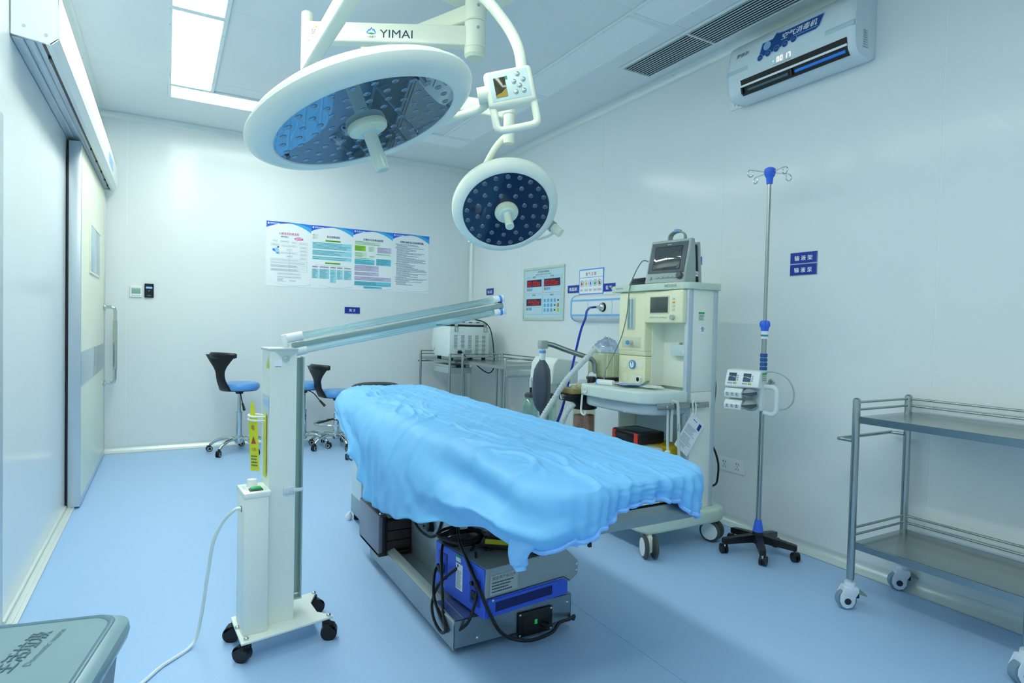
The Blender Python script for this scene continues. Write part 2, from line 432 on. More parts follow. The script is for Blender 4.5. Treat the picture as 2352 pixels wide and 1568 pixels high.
r = MB(); r.box(XL+.002, -.45, y0+.02, y1-.02, 2.30, 2.34); r.box(XL+.002, -.505, y0+.02, y1-.02, 2.292, 2.31, .003); r.box(-.498, -.47, y0+.02, y1-.02, 2.292, 2.31, .003)
r.build('guide_rail', ALU, hb)
r = MB(); r.box(-.45, -.434, y0+.02, y1-.02, 2.30, 2.36); r.build('slot', BLACK, hb)
r = MB().box(-.449, -.436, 3.25, 3.31, 2.29, 2.30, .002).build('roller', DGREY, hb)
copies(r, [(0, d, 0) for d in (1.6, 1.95, 2.3, 2.6, 2.85)])
p = Print(frame((-.386, 5.62, 2.39), (0, -1, 0), (0, 0, 1))); p.F = frame((-.386, 5.62, 2.39), (0, 1, 0), (0, 0, 1))
p.rect(-.19, .19, -.05, .05, PRINTW); p.rect(-.18, .18, -.042, .042, mat('label_blue', '#8fb6e0', .4), .001)
p.build('label_plate', hb)
p = MB().cyl((-.50, y0-.002, 2.46), (-.50, y0+.004, 2.46), .006).build('screw', CHROME, hb)
copies(p, [(0, 0, -.12), (.07, 0, -.14)])

# ---------------------------------------------------------------- ceiling light panels (ring)
LIT = emis('lit_diffuser', PANEL_TINT, PANEL_STRENGTH)
UNLIT = mat('unlit_diffuser', '#f0f5f7', 0.4, var=0.01)
LFR = mat('light_frame', '#e3eeee', 0.4)
def lightpanel(x0, x1, y0, y1, lit, label, group):
    t = thing('ceiling_light', label, 'ceiling light', ((x0+x1)/2, (y0+y1)/2, ZC-.012), group)
    f = .026; m = MB()
    m.box(x0, x1, y0, y0+f, ZC-.012, ZC-.0005, .002, 1); m.box(x0, x1, y1-f, y1, ZC-.012, ZC-.0005, .002, 1)
    m.box(x0, x0+f, y0+f, y1-f, ZC-.012, ZC-.0005, .002, 1); m.box(x1-f, x1, y0+f, y1-f, ZC-.012, ZC-.0005, .002, 1)
    m.build('frame', LFR, t)
    MB().box(x0+f-.002, x1-f+.002, y0+f-.002, y1-f+.002, ZC-.007, ZC-.001).build('diffuser', LIT if lit else UNLIT, t, angle=0)
    lng = (y1-y0) > (x1-x0); w_, l_ = (x1-x0, y1-y0) if lng else (y1-y0, x1-x0)
    s = MB().cyl((x0+f*.5, y0+f*.5, ZC-.0145), (x0+f*.5, y0+f*.5, ZC-.011), .0035, n=8).build('screw', CHROME, t)
    mv = []
    for i in range(3):
        for k in (0, w_-f):
            d = l_*(i+.5)/3; mv.append((k, d, 0) if lng else (d, k, 0))
    copies(s, mv)
    return t
yy = [5.325, 4.01, 2.70, 1.39, 0.08]
pos = ['lit ceiling panel nearest the sliding door, along the left', 'lit ceiling panel cut by the top edge of the picture', 'lit ceiling panel overhead left of the viewer', 'lit ceiling panel directly left above the viewer']
for i in range(4): lightpanel(-.012, .303, yy[i+1], yy[i], True, pos[i], 'lit ceiling panels')
lightpanel(-.012, 1.265, 5.325, 5.635, True, 'lit crosswise ceiling panel partly hidden by the large lamp head', 'lit ceiling panels')
lightpanel(1.265, 2.545, 5.325, 5.635, False, 'dark crosswise ceiling panel near the far corner', 'unlit ceiling panels')
pos = ['dark ceiling panel behind the small lamp control box', 'dark ceiling panel in the middle of the right row', 'dark ceiling panel at the top edge beside the air grille', 'dark ceiling panel overhead right of the viewer']
for i in range(4): lightpanel(2.24, 2.545, yy[i+1], yy[i], False, pos[i], 'unlit ceiling panels')
lightpanel(-.012, 1.265, -.23, .08, True, 'lit crosswise ceiling panel above the viewer', 'lit ceiling panels')
lightpanel(1.265, 2.545, -.23, .08, False, 'dark crosswise ceiling panel above the viewer', 'unlit ceiling panels')

# ---------------------------------------------------------------- linear air grille
g = thing('air_grille', 'long white slatted air grille in the ceiling beside the air unit', 'air vent', (2.80, 2.0, ZC-.012))
gx0, gx1, gy0, gy1 = 2.665, 2.945, .30, 3.295; f = .022
m = MB(); z0, z1 = ZC-.013, ZC-.0005
m.box(gx0, gx0+f, gy0, gy1, z0, z1, .003, 1); m.box(gx1-f, gx1, gy0, gy1, z0, z1, .003, 1); m.box(gx0+f, gx1-f, gy0, gy0+f, z0, z1, .003, 1); m.box(gx0+f, gx1-f, gy1-f, gy1, z0, z1, .003, 1)
m.build('frame', COVE, g)
MB().box(gx0+f, gx1-f, gy0+f, gy1-f, ZC-.0022, ZC-.0004).build('duct', mat('duct_dark', '#0d1a2b', 0.7), g, angle=0)
for yb in (2.69, 2.09, 1.49, .89): MB().box(gx0+f, gx1-f, yb-.006, yb+.006, z0, ZC-.003, .001, 1).build('cross_bar', COVE, g)
for i in range(10):
    x = gx0+f+.012+(gx1-gx0-2*f-.012)*i/10
    ra = MX.Translation(V((x, 0, ZC-.0085))) @ MX.Rotation(math.radians(0), 4, 'Y')
    mm = MB(); mm.box(-.0008, .0008, gy0+f, gy1-f, -.003, .003, M=ra); mm.build('slat', mat('slat_white', '#d9e6ea', 0.35), g, angle=0)
# ---------------------------------------------------------------- wall fixtures
RED_LED = emis('red_led', (1.0, .04, .06), .75)
INKS = {'navy': mat('ink_navy', '#1d3f93', .5), 'cyan': mat('ink_cyan', '#6fcfe3', .5), 'cyan2': mat('ink_light_cyan', '#9fe0ee', .5), 'green': mat('ink_green', '#8fd436', .5), 'mint': mat('ink_mint', '#d6efd8', .5),
        'lilac': mat('ink_lilac', '#d3cdea', .5), 'pink': mat('ink_pink', '#e2559f', .5), 'rose': mat('ink_rose', '#c9558f', .5), 'sky': mat('ink_sky', '#43b3f0', .5), 'blue': mat('ink_blue', '#2f7fe6', .5), 'deep': mat('ink_deep', '#2a63dc', .5),
        'pale': mat('ink_pale', '#a9cdf3', .5), 'grey': mat('ink_grey', '#8d99a6', .5), 'red': mat('ink_red', '#b5443c', .5), 'yellow': mat('ink_yellow', '#d9b32e', .5), 'teal': mat('ink_teal', '#1f9d78', .5)}
PAPER = mat('poster_paper', '#f3f7f9', .35, spec=.4)
def board(name, label, cat, F, w, h, th, m, group=None, bev=.0008):
    """thin rectangular board on a wall; F at its lower left corner"""
    t = thing(name, label, cat, F @ V((w/2, 0, 0)), group)
    MB(F).box(0, w, 0, h, 0, th, bev, 1).build('board', m, t)
    return t
def poster_base(x0, x1, label):
    w, h = x1-x0, .634; F = wallF_back(x0, 1.543)
    t = board('poster', label, 'poster', F, w-.001, h, .002, PAPER, 'medical posters in a row')
    p = Print(F @ MX.Translation(V((0, 0, .002))))
    def arc(a, b, c, n=14): return [(w*i/n, (1-i/n)**2*a + 2*(i/n)*(1-i/n)*b + (i/n)**2*c) for i in range(n+1)]
    top = [(w-.001, h), (0, h)]
    p.poly([(min(u, w-.001), v) for u, v in arc(h-.064, h+.06, h-.088)] + top, INKS['sky'])
    p.poly([(min(u, w-.001), v) for u, v in arc(h-.064, h+.055, h-.04)] + top, INKS['blue'], .0009)
    p.poly([(0, h-.058), (w*.25, h-.022), (w*.55, h-.004), (w*.5, h), (0, h)], INKS['deep'], .0012)
    p.disc(.02, h-.02, .009, PRINTW, lift=.0015); p.lines(.036, .125, h-.012, h-.021, 1, .006, PRINTW, .05, .012, lift=.0015); p.lines(.036, .11, h-.024, h-.03, 1, .002, PRINTW, .05, .01, lift=.0015)
    n = 14; lo = [(w*(.0)+w*i/n, .03-.06*math.sin(PI*.5*(i/n)+.3)*(1-i/n*.4)+.02) for i in range(n+1)]
    swoosh = [(w*i/n, .012+.045*((i/n-.62)/.62)**2) for i in range(n+1)]
    p.poly([(min(u, w-.001), v) for u, v in swoosh] + [(min(u, w-.001), v-.004*min(1, 1.6*u/w)) for u, v in reversed(swoosh)], INKS['pale'])
    return t, p, w, h
def box(p, u0, u1, v0, v1, fill, n, ink, th=.0022, seed=1, border=None, ragged=.4):
    if fill: p.rect(u0, u1, v0, v1, fill)
    if border: p.outline(u0, u1, v0, v1, .0012, border, .0009)
    if n: p.lines(u0+.006, u1-.006, v1-.002, v0+.002, n, th, ink, ragged, .012, seed, .0012)
INK = mat('ink_text', '#4c5a70', .5)
# poster 1
t, p, w, h = poster_base(.834, 1.258, 'leftmost poster with pink title and outlined flow chart')
p.text('心肺复苏抢救流程', w*.5, h-.112, .026, INKS['rose'], w*.45, bold=.012)
box(p, w*.31, w*.5, h-.155, h-.132, None, 1, INKS['navy'], .008, 2, INKS['grey'], .1)
p.disc(w*.72, h-.155, w*.105, INKS['pink'], 28, .0009, .0165); p.lines(w*.64, w*.8, h-.142, h-.168, 2, .006, PRINTW, .2, .012, 4, .0014)
for k, (a, b, v) in enumerate(((.14, .25, h-.19), (.31, .51, h-.19), (.56, .68, h-.195), (.72, .92, h-.20), (.11, .30, h-.225), (.34, .68, h-.232), (.75, .92, h-.24), (.45, .58, h-.27), (.75, .92, h-.275), (.31, .70, h-.302), (.75, .92, h-.312), (.45, .58, h-.335), (.75, .92, h-.35))):
    box(p, w*a, w*b, v-.011, v+.011, None, 1, INK, .003, k+3, INKS['grey'], .2)
for k, v in enumerate((h-.37, h-.4, h-.432, h-.47)): box(p, w*.1, w*.92, v-.012, v+.010, None, 1 if k < 2 else 2, INK, .0025, k+20, INKS['grey'], .3)
for k, v in enumerate((h-.508, h-.54)): box(p, w*.25, w*.78, v-.010, v+.008, None, 1, INK, .0025, k+30, INKS['grey'], .1)
p.rect(w*.515, w*.518, h-.5, h-.28, INKS['grey'])
p.lines(w*.25, w*.44, h-.555, h-.587, 4, .0022, INK, .4, .012, 5); p.lines(w*.52, w*.68, h-.567, h-.583, 2, .0022, INK, .2, .012, 6)
p.poly([(w*.13, h-.27), (w*.17, h-.262), (w*.23, h-.285), (w*.22, h-.30), (w*.14, h-.285)], INKS['blue']); p.poly([(w*.2, h-.255), (w*.26, h-.25), (w*.29, h-.3), (w*.24, h-.31), (w*.19, h-.285)], INKS['pale'], .0009)
p.disc(w*.26, h-.247, .008, PRINTK, 14, .001); p.poly([(w*.22, h-.30), (w*.30, h-.305), (w*.28, h-.318), (w*.21, h-.312)], INKS['cyan'], .0009)
p.build('printing', t)
# poster 2
t, p, w, h = poster_base(1.258, 1.684, 'second poster from the left with two green headings and a row of blue boxes')
p.text('休克抢救流程', w*.52, h-.105, .024, INKS['navy'], w*.31, bold=.02)
p.lines(.018, .07, h-.085, h-.14, 5, .0025, INKS['grey'], .2, .012, 3)
for i, c in enumerate(('green', 'mint', 'cyan', 'yellow')): p.rect(.015, .034, h-.1-.012*i, h-.094-.012*i, INKS[c], .0012)
box(p, w*.33, w*.7, h-.155, h-.138, INKS['green'], 1, PRINTK, .006, 5, None, .05)
box(p, w*.03, w*.97, h-.235, h-.165, INKS['cyan2'], 5, PRINTK, .0032, 6, None, .3)
box(p, w*.03, w*.97, h-.298, h-.245, INKS['cyan2'], 4, PRINTK, .0032, 7, None, .55)
box(p, w*.03, w*.97, h-.345, h-.308, INKS['cyan2'], 2, PRINTK, .0032, 8, None, .45)
box(p, w*.33, w*.7, h-.383, h-.366, INKS['green'], 1, PRINTK, .006, 9, None, .05)
p.rect(w*.1, w*.87, h-.399, h-.3975, INKS['grey'])
for k, (a, b, e) in enumerate(((.03, .175, .535), (.2, .43, .535), (.455, .595, .572), (.615, .755, .535), (.785, .97, .535))):
    box(p, w*a, w*b, h-.425, h-.409, INKS['lilac'], 1, PRINTK, .005, k+11, None, .1); box(p, w*a, w*b, h-e, h-.438, INKS['cyan2'], 9, PRINTK, .0026, k+17, INKS['grey'], .5)
    p.rect(w*(a+b)/2-.0006, w*(a+b)/2+.0006, h-.438, h-.397, INKS['grey'])
p.build('printing', t)
# poster 3
t, p, w, h = poster_base(1.684, 2.113, 'third poster from the left with green, lilac and blue text boxes')
p.text('过敏反应抢救流程图', w*.5, h-.098, .023, INKS['navy'], w*.5, bold=.02)
for k, (a, b, y0_, y1_, c, n) in enumerate(((.04, .68, .158, .115, 'mint', 3), (.04, .31, .222, .165, 'green', 5), (.38, .54, .222, .168, 'mint', 4), (.6, .96, .228, .168, 'lilac', 4), (.04, .34, .285, .235, 'mint', 4), (.4, .55, .285, .265, 'mint', 1), (.58, .96, .255, .235, 'mint', 1), (.04, .5, .304, .292, 'mint', 1),
      (.04, .54, .362, .308, 'cyan', 4), (.58, .96, .362, .292, 'cyan', 6), (.04, .65, .432, .37, 'lilac', 5), (.04, .65, .478, .44, 'lilac', 3), (.04, .97, .532, .488, 'lilac', 3), (.04, .97, .584, .54, 'cyan', 4), (.27, .74, .612, .59, 'cyan', 2))):
    box(p, w*a, w*b, h-y0_, h-y1_, INKS[c], n, PRINTK, .0028, k+2, None, .45)
p.build('printing', t)
# poster 4
t, p, w, h = poster_base(2.113, 2.533, 'rightmost poster covered with plain lines of blue text')
p.text('药物过敏性休克的抢救措施', w*.52, h-.088, .024, INKS['navy'], w*.64, bold=.02)
rnd = random.Random(3)
for i in range(40):
    v = h-.115-i*.0112; u0 = .03 if rnd.random() < .3 else .045; p.lines(u0, w*(.35+.6*rnd.random()), v+.002, v-.002, 1, .0042, INKS['navy'], .0, .018, i)
p.build('printing', t)

def navy_sign(F, w, h, txt, label, tw=None, th=None, line=None):
    t = board('wall_sign', label, 'sign', F, w, h, .004, NAVY, 'navy equipment signs')
    p = Print(F @ MX.Translation(V((0, 0, .004)))); p.outline(0, w, 0, h, .0015, mat('sign_edge', '#9fb4e0', .5))
    p.text(txt, w/2, h*.48, (th or h*.42), PRINTW, tw, bold=.02); p.build('lettering', t); return t
navy_sign(wallF_back(1.606, 1.294), .16, .068, '凳 子', 'navy sign reading 凳子 on the poster wall', .066)
navy_sign(wallF_right(5.971, 1.534), .165, .073, '离心机', 'small navy sign beside the far corner', .105, .034)
navy_sign(wallF_right(4.404, 1.50), .172, .067, '吸脂机', 'navy sign left of the oxygen notice', .118, .032)
navy_sign(wallF_right(3.91, 1.495), .157, .066, '氧 气', 'navy sign right of the oxygen notice', .08, .034)
navy_sign(wallF_right(3.02, 1.633), .150, .055, '监护仪', 'navy sign partly hidden behind the patient monitor', .11, .03)
navy_sign(wallF_right(2.213, 1.586), .162, .062, '输 液 架', 'upper navy sign right of the drip stand', .108, .028)
navy_sign(wallF_right(2.213, 1.520), .162, .062, '输 液 泵', 'lower navy sign right of the drip stand', .108, .028)

# oxygen notice
F = wallF_right(4.233, 1.481); w, h = .331, .212
t = board('safety_notice', 'white oxygen safety notice with blue border and five round symbols', 'sign', F, w, h, .006, mat('notice_blue', '#4f97ee', .4))
p = Print(F @ MX.Translation(V((0, 0, .006)))); p.rect(.009, w-.006, .008, h-.009, PRINTW); p.rect(.009, w-.006, .139, .1425, mat('ink_line_blue', '#4a90d8', .5), .0012)
p.text('氧 气 五 防', w*.5, .170, .030, INKS['red'], .145, lift=.0012, bold=.01)
for i, (c, wd) in enumerate((('red', '防火'), ('yellow', '防油'), ('blue', '防热'), ('teal', '防震'), ('red', '防静电'))):
    u = .042+.0605*i
    p.ring(u, .093, .027, .0035, INKS[c] if i else mat('ink_brown', '#7a3a34', .5), lift=.0012)
    p.poly([(u-.008, .078), (u+.008, .078), (u+.011, .09), (u, .112), (u-.011, .09)], INKS[c] if i < 4 else PRINTK, .0012)
    if i == 4: p.poly([(u-.02, .11), (u-.017, .113), (u+.02, .076), (u+.017, .073)], INKS['red'], .0016)
    p.text(wd, u, .036, .018, INKS['red'], .036 if i < 4 else .056, lift=.0012)
p.build('printing', t)

# control panel
F = wallF_right(5.166, 1.261); w, h = .712, .503
t = thing('control_panel', 'wall control panel with three red clocks in a pale frame', 'control panel', F @ V((w/2, 0, 0)))
m = MB(F); b_ = .024
for a in ((0, w, 0, b_), (0, w, h-b_, h), (0, b_, b_, h-b_), (w-b_, w, b_, h-b_)): m.box(*a, 0, .012, .003)
m.build('frame', mat('panel_frame', '#cddcd2', .3, metal=.2), t)
MB(F).box(b_, w-b_, b_, h-b_, 0, .006).build('plate', mat('panel_plate', '#c6e2ec', .3), t)
G = F @ MX.Translation(V((0, 0, .006))); p = Print(G); LN = mat('ink_line', '#6c9cc4', .5)
def uv(Y, Z): return (5.166-Y, Z-1.261)
p.text('手术室集中控制系统', .36, .458, .019, PRINTK, .20, bold=.01); p.text('OPERATING ROOM CONTROL PANEL', .36, .433, .011, INK, .265)
for (Y1, Z1, Y0, Z0) in ((5.113, 1.675, 4.812, 1.519), (4.802, 1.673, 4.503, 1.519), (5.114, 1.504, 4.814, 1.319), (4.805, 1.5, 4.502, 1.317)):
    (a, d), (b2, c) = uv(Y1, Z1), uv(Y0, Z0); p.outline(a, b2, c, d, .002, LN); p.rect((a+b2)/2-.06, (a+b2)/2+.06, d-.003, d+.001, mat('panel_plate', '', 0), .0009)
    p.lines((a+b2)/2-.03, (a+b2)/2+.03, d+.006, d-.010, 2, .004, INK, .1, .012, 3, .0012)
p.build('printing', t)
for (Y1, Z1, Y0, Z0, s1, s2) in ((5.093, 1.648, 4.833, 1.580, '00:00', '00'), (4.785, 1.648, 4.521, 1.578, '00:00', '00'), (5.096, 1.466, 4.833, 1.4, '14:50', '32')):
    (a, d), (b2, c) = uv(Y1, Z1), uv(Y0, Z0)
    ds = MB(G).box(a, b2, c, d, 0, .003, .0006, 1).build('display', mat('led_window', '#232028', .15, spec=.5), t)
    q = Print(G @ MX.Translation(V((0, 0, .003)))); q.outline(a, b2, c, d, .003, mat('led_edge', '#4456b8', .4))
    x = q.seg7(s1, a+.012, c+.009, .045, .028, .012, RED_LED, .0012); q.seg7(s2, x-.001, c+.009, .031, .019, .009, RED_LED, .0012, t=.17)
    q.build('clock_digits', ds)
KB = mat('key_blue', '#5fb2e8', .35); KO = mat('key_orange', '#c98a3c', .35)
def key(u, v, m_, s1=.018, s2=.022): MB(G).box(u-s1/2, u+s1/2, v-s2/2, v+s2/2, 0, .004, .001, 1).build('key', m_, t)
for (Y, Z) in ((5.077, 1.556), (4.768, 1.556), (5.083, 1.370)):
    u, v = uv(Y, Z)
    for i in range(3): key(u+.034*i, v, KO if i == 0 else KB, .022, .024)
for i in range(5):
    for j in range(3):
        u = .398+.0555*i; v = .185-.0445*j
        mm = KB
        if i == 4: mm = (mat('key_brown', '#6a4a3c', .4), KO, mat('key_lime', '#b9d92e', .4))[j]
        if i == 3 and j: mm = (None, mat('key_green', '#1f8a5c', .4), mat('key_brown', '#6a4a3c', .4))[j]
        key(u, v, mm, *((.027, .03) if mm in (KB, KO) or (i == 4 and j == 2) else (.022, .016)))

# bed head equipment strip with oxygen outlet
y0, y1 = 2.98, 4.245; z0, z1 = 1.253, 1.475; xf = 2.985
t = thing('equipment_strip', 'white gas and power strip with blue stripes on the right wall', 'gas strip', (XR, (y0+y1)/2, z0))
m = MB(); n = 8; prof = []
for i in range(n+1):
    a = PI/2*i/n; prof.append((XR-(XR-xf)*math.sin(a), z0+.055*(1-math.cos(a))))
for i in range(n+1):
    a = PI/2*i/n; prof.append((XR-(XR-xf)*math.cos(a), z1-.055+.055*math.sin(a)))
m.prism([(x, y0, z) for x, z in prof], (0, y1-y0-.02, 0)); m.build('housing', WPLAST, t)
m = MB(); m.prism([(XR-(XR-x)*1.03, y1-.02, (z-1.364)*1.03+1.364) for x, z in prof], (0, .02, 0), .004); m.build('end_cap', mat('cap_blue', '#86c0f0', .4), t)
for a, b in ((1.418, 1.434), (1.296, 1.312)):
    MB().box(xf-.002, xf+.01, y0, y1-.02, a, b).build('stripe', mat('cap_blue', '', .4), t)
for yv in (4.0, 3.69, 3.38): MB().box(xf-.0012, xf+.01, yv-.002, yv+.002, 1.312, 1.418).build('divider', mat('cap_blue', '', .4), t, angle=0)
ox = MB(); ox.cyl((xf, 3.80, 1.366), (xf-.006, 3.80, 1.366), .036); ou = ox.build('gas_outlet', BLACK, t)
ox = MB(); ox.lathe([(.031, 0), (.031, .012), (.024, .02), (.012, .024)], (xf-.006, 3.806, 1.366), (-1, .15, 0)); ox.build('outlet_collar', CHROME, ou)
ox = MB(); ox.cyl((xf-.028, 3.81, 1.366), (xf-.052, 3.815, 1.366), .011); ox.cyl((xf-.05, 3.815, 1.366), (xf-.062, 3.817, 1.365), .008); ox.build('plug', CHROME, ou)
hs = MB(); hs.tube([(xf-.06, 3.817, 1.365), (2.86, 3.80, 1.358), (2.79, 3.73, 1.345), (2.72, 3.66, 1.32), (2.64, 3.564, 1.27), (2.54, 3.48, 1.18), (2.41, 3.36, 1.02), (2.304, 3.282, .832), (2.227, 3.229, .683), (2.182, 3.228, .573), (2.16, 3.23, .48)], .0085, 12, res=6)
o = hs.build('gas_hose', mat('hose_blue', '#1a2fb0', .35), L=(2.60, 3.8, .45)); tag(o, 'dark blue oxygen hose plugged into the wall strip', 'hose')

# thermostat and reader on the back wall
F = wallF_back(-.293, 1.381)
t = board('thermostat', 'white wall thermostat with grey screen near the door', 'thermostat', F, .094, .1, .014, WPLAST, bev=.004)
MB(F).box(.014, .082, .032, .082, .012, .0155, .001).build('screen', mat('lcd_grey', '#8fb0a4', .15), t)
k = MB(F).box(.016, .024, .014, .02, .012, .016, .001).build('key', GREY, t); copies(k, [(.014*i, 0, 0) for i in range(1, 5)])
F = wallF_back(-.181, 1.381)
t = board('switch_panel', 'black glossy wall switch beside the white thermostat', 'switch', F, .072, .126, .016, mat('gloss_black', '#101824', .08, spec=.6), bev=.004)
MB(F).box(.012, .06, .082, .098, .015, .0168).build('status_bar', emis('blue_led', (.25, .5, 1), 1.2), t)
p = Print(F @ MX.Translation(V((0, 0, .016)))); p.text('7', .036, .06, .016, GREY); p.rect(.02, .052, .02, .024, GREY); p.build('printing', t)

# sockets on the right wall
def socket(F, w, h, n, label):
    t = board('wall_socket', label, 'socket', F, w, h, .01, WPLAST, 'white wall sockets', .003)
    MB(F).box(.008, w-.008, .008, h-.008, .009, .0112, .001).build('cover', WPLAST, t)
    for k in range(n):
        c = w*(k+.5)/n; p = Print(F @ MX.Translation(V((0, 0, .0112))))
        if n > 1:
            p.rect(c-.011, c-.007, h*.62, h*.78, BLACK); p.rect(c+.007, c+.011, h*.62, h*.78, BLACK)
        p.rect(c-.0018, c+.0018, h*.44, h*.56, BLACK)
        for s_ in (-1, 1): p.poly([(c+s_*.010, h*.26), (c+s_*.013, h*.28), (c+s_*.008, h*.4), (c+s_*.005, h*.38)], BLACK)
        p.build('pin_holes', t)
    return t
socket(wallF_right(2.673, .322), .196, .086, 2, 'double wall socket low beside the drip stand')
socket(wallF_right(2.668, 2.575), .092, .086, 1, 'single wall socket under the left end of the air unit')
socket(wallF_right(5.36, .30), .09, .086, 1, 'single wall socket between the two far carts')

# ---------------------------------------------------------------- wall air unit
y0, y1 = 1.78, 2.55
t = thing('air_steriliser', 'white wall-mounted air steriliser with a digital display', 'air unit', (XR, (y0+y1)/2, 2.56))
prof = [(XR-.002, 2.575), (3.03, 2.56), (2.945, 2.562), (2.91, 2.575), (2.892, 2.60), (2.882, 2.66), (2.88, 2.74), (2.888, 2.82), (2.905, 2.865), (2.935, 2.885), (XR-.002, 2.888)]
m = MB(); sec = [(y0, .93, .012), (y0+.012, .985, .003), (y0+.03, 1, 0), (2.1, 1, 0), (y1-.03, 1, 0), (y1-.012, .985, .003), (y1, .93, .012)]
rows = [[(XR-(XR-x)*k, y, 2.72+(z-2.72)*(k*.5+.5)) for x, z in prof] for y, k, _ in sec]
m.grid(rows, closed=True); m.faces(rows[0], [tuple(range(len(prof)))]); m.faces(rows[-1], [tuple(range(len(prof)))])
m.build('casing', mat('unit_white', '#dde9ee', .25, spec=.5), t, angle=40)
def xs(z):
    P_ = prof[3:10]
    for (xa, za), (xb, zb) in zip(P_[:-1], P_[1:]):
        if za <= z <= zb: return xa+(xb-xa)*(z-za)/(zb-za)
    return 2.882
def unitF(y, z):
    a, b = xs(z-.02), xs(z+.02); return frame((xs(z)-.0012, y, z), (0, -1, 0), (b-a, 0, .04))
UF = unitF(2.13, 2.610); m = MB(UF); m.box(-.315, .315, -.044, .044, -.02, .0008, .0007); m.build('air_slot', mat('slot_black', '#0a0f14', .5), t)
MB(UF).box(-.318, .318, .002, .014, .002, .012, .003).build('louvre', WPLAST, t)
UVB = mat('uv_tube', '#2f79d8', .15, emit=.12, ecol='#2f8cf0')
MB(UF).cyl((.03, -.02, .002), (.305, -.02, .002), .008).build('uv_tube', UVB, t); MB(UF).cyl((-.27, -.02, .002), (-.01, -.02, .002), .008).build('uv_tube', mat('uv_tube_dim', '#4a6470', .12), t)
for u_ in (.008, -.31): MB(UF).box(u_-.006, u_+.006, -.035, .015, -.002, .010, .002).build('bracket', BLACK, t)
for a, b in ((1.78, 1.93), (2.40, 2.55)): MB().box(xs(2.715)-.0012, xs(2.715)+.01, a, b, 2.703, 2.727, .0011).build('groove', mat('groove_grey', '#bcd0d8', .4), t)
F = unitF(2.17, 2.78); p = Print(F); N2 = mat('sticker_navy', '#1d4a8c', .3)
p.poly([(-.16, -.045), (-.14, .035), (-.07, .035), (-.05, .062), (-.03, .055), (.0, .05), (.235, .05), (.21, -.01), (.19, -.022), (.02, -.022), (-.03, -.04)], mat('sticker_edge', '#8fb6dc', .3))
p.poly([(-.153, -.042), (-.135, .031), (-.07, .031), (-.05, .056), (-.03, .05), (.0, .046), (.228, .046), (.205, -.009), (.187, -.019), (.02, -.019), (-.03, -.037)], N2, .001)
for i in range(5): p.disc(-.145+.052*i, -.045+.006*i, .0185, mat('sticker_edge', '', 0), lift=.0014); p.disc(-.145+.052*i, -.045+.006*i, .0165, N2, lift=.0017); p.text('UV', -.145+.052*i, -.045+.006*i, .008, mat('sticker_edge', '', 0), lift=.002)
p.disc(-.105, .008, .024, mat('sticker_edge', '', 0), lift=.0013); p.text('空气消毒机', .092, .02, .034, PRINTW, .205, lift=.0016, bold=.02, shear=.25)
p.lines(.06, .2, -.003, -.009, 1, .004, mat('sticker_edge', '', 0), .02, .012, 3, .0016)
p.build('sticker', t)
p = Print(unitF(2.44, 2.80)); p.text('罗依尔', 0, 0, .022, PRINTK, .085, shear=.3, bold=.01); p.build('lettering', t)
p = Print(unitF(2.16, 2.688)); W_ = emis('white_led', (.9, .85, 1), 3.0); p.seg7('00 17', -.05, -.013, .026, .015, .006, W_); p.disc(-.07, -.002, .004, emis('green_led', (.1, 1, .4), 2)); p.lines(-.07, .04, -.02, -.026, 1, .003, GREY, .05, .012); p.build('clock_digits', t)
p = Print(frame((2.98, y0-.0012, 2.66), (1, 0, 0), (0, 0, 1))); p.lines(-.02, .02, .04, -.05, 8, .004, GREY, .2, .01); p.build('side_print', t)
cb = MB(); cb.tube([(3.0, 2.555, 2.62), (3.01, 2.60, 2.63), (3.03, 2.62, 2.63), (3.052, 2.625, 2.62)], .006, res=4); cb.tube([(3.052, 2.60, 2.60), (3.03, 2.58, 2.585), (3.0, 2.552, 2.585)], .006, res=4)
cb.build('power_cord', CABLE, t)
# ---------------------------------------------------------------- surgical light
def mbeam(p0, p1, w, h, bev, name, m, parent, h1=None):
    """rectangular beam between two points (w across, h tall)"""
    p0, p1 = V(p0), V(p1); d = p1-p0; F = frame(p0, d, V((0, 0, 1)) if abs(d.normalized().z) < .95 else V((1, 0, 0)))
    return MB(F).box(0, d.length, -h/2, h/2, -w/2, w/2, bev, 3).build(name, m, parent)
CX, CY = 1.35, 2.82
SL = thing('surgical_light', 'ceiling-mounted white surgical light with two round lamp heads', 'surgical light', (CX, CY, ZC))
MB().lathe([(.02, 0), (.235, 0), (.25, -.006), (.252, -.03), (.235, -.06), (.19, -.078), (.06, -.085), (.02, -.085)], (CX, CY, ZC-.0005), n=56).build('canopy', LAMPW, SL)
MB().cyl((CX, CY, ZC-.08), (CX, CY, 2.845), .048, n=32).build('column', LAMPW, SL)
def sleeve(z0, z1, nm='column_sleeve'):
    return MB().lathe([(.03, z1), (.050, z1), (.0545, z1-.004), (.0545, z0+.004), (.050, z0), (.03, z0)], (CX, CY, 0), n=36).build(nm, LAMPW, SL)
sleeve(2.735, 2.845); s2 = sleeve(2.60, 2.733)
MB().lathe([(.0, 2.552), (.042, 2.556), (.0535, 2.57), (.0545, 2.60), (.02, 2.60)], (CX, CY, 0), n=36).build('end_cap', mat('cap_cream', '#e4ecd2', .3), SL)
for zz in (2.80, 2.69):
    d = V((-.2, -1, 0)).normalized(); MB().cyl(V((CX, CY, zz))+d*.05, V((CX, CY, zz))+d*.057, .008, n=12).build('bolt', CHROME, SL)
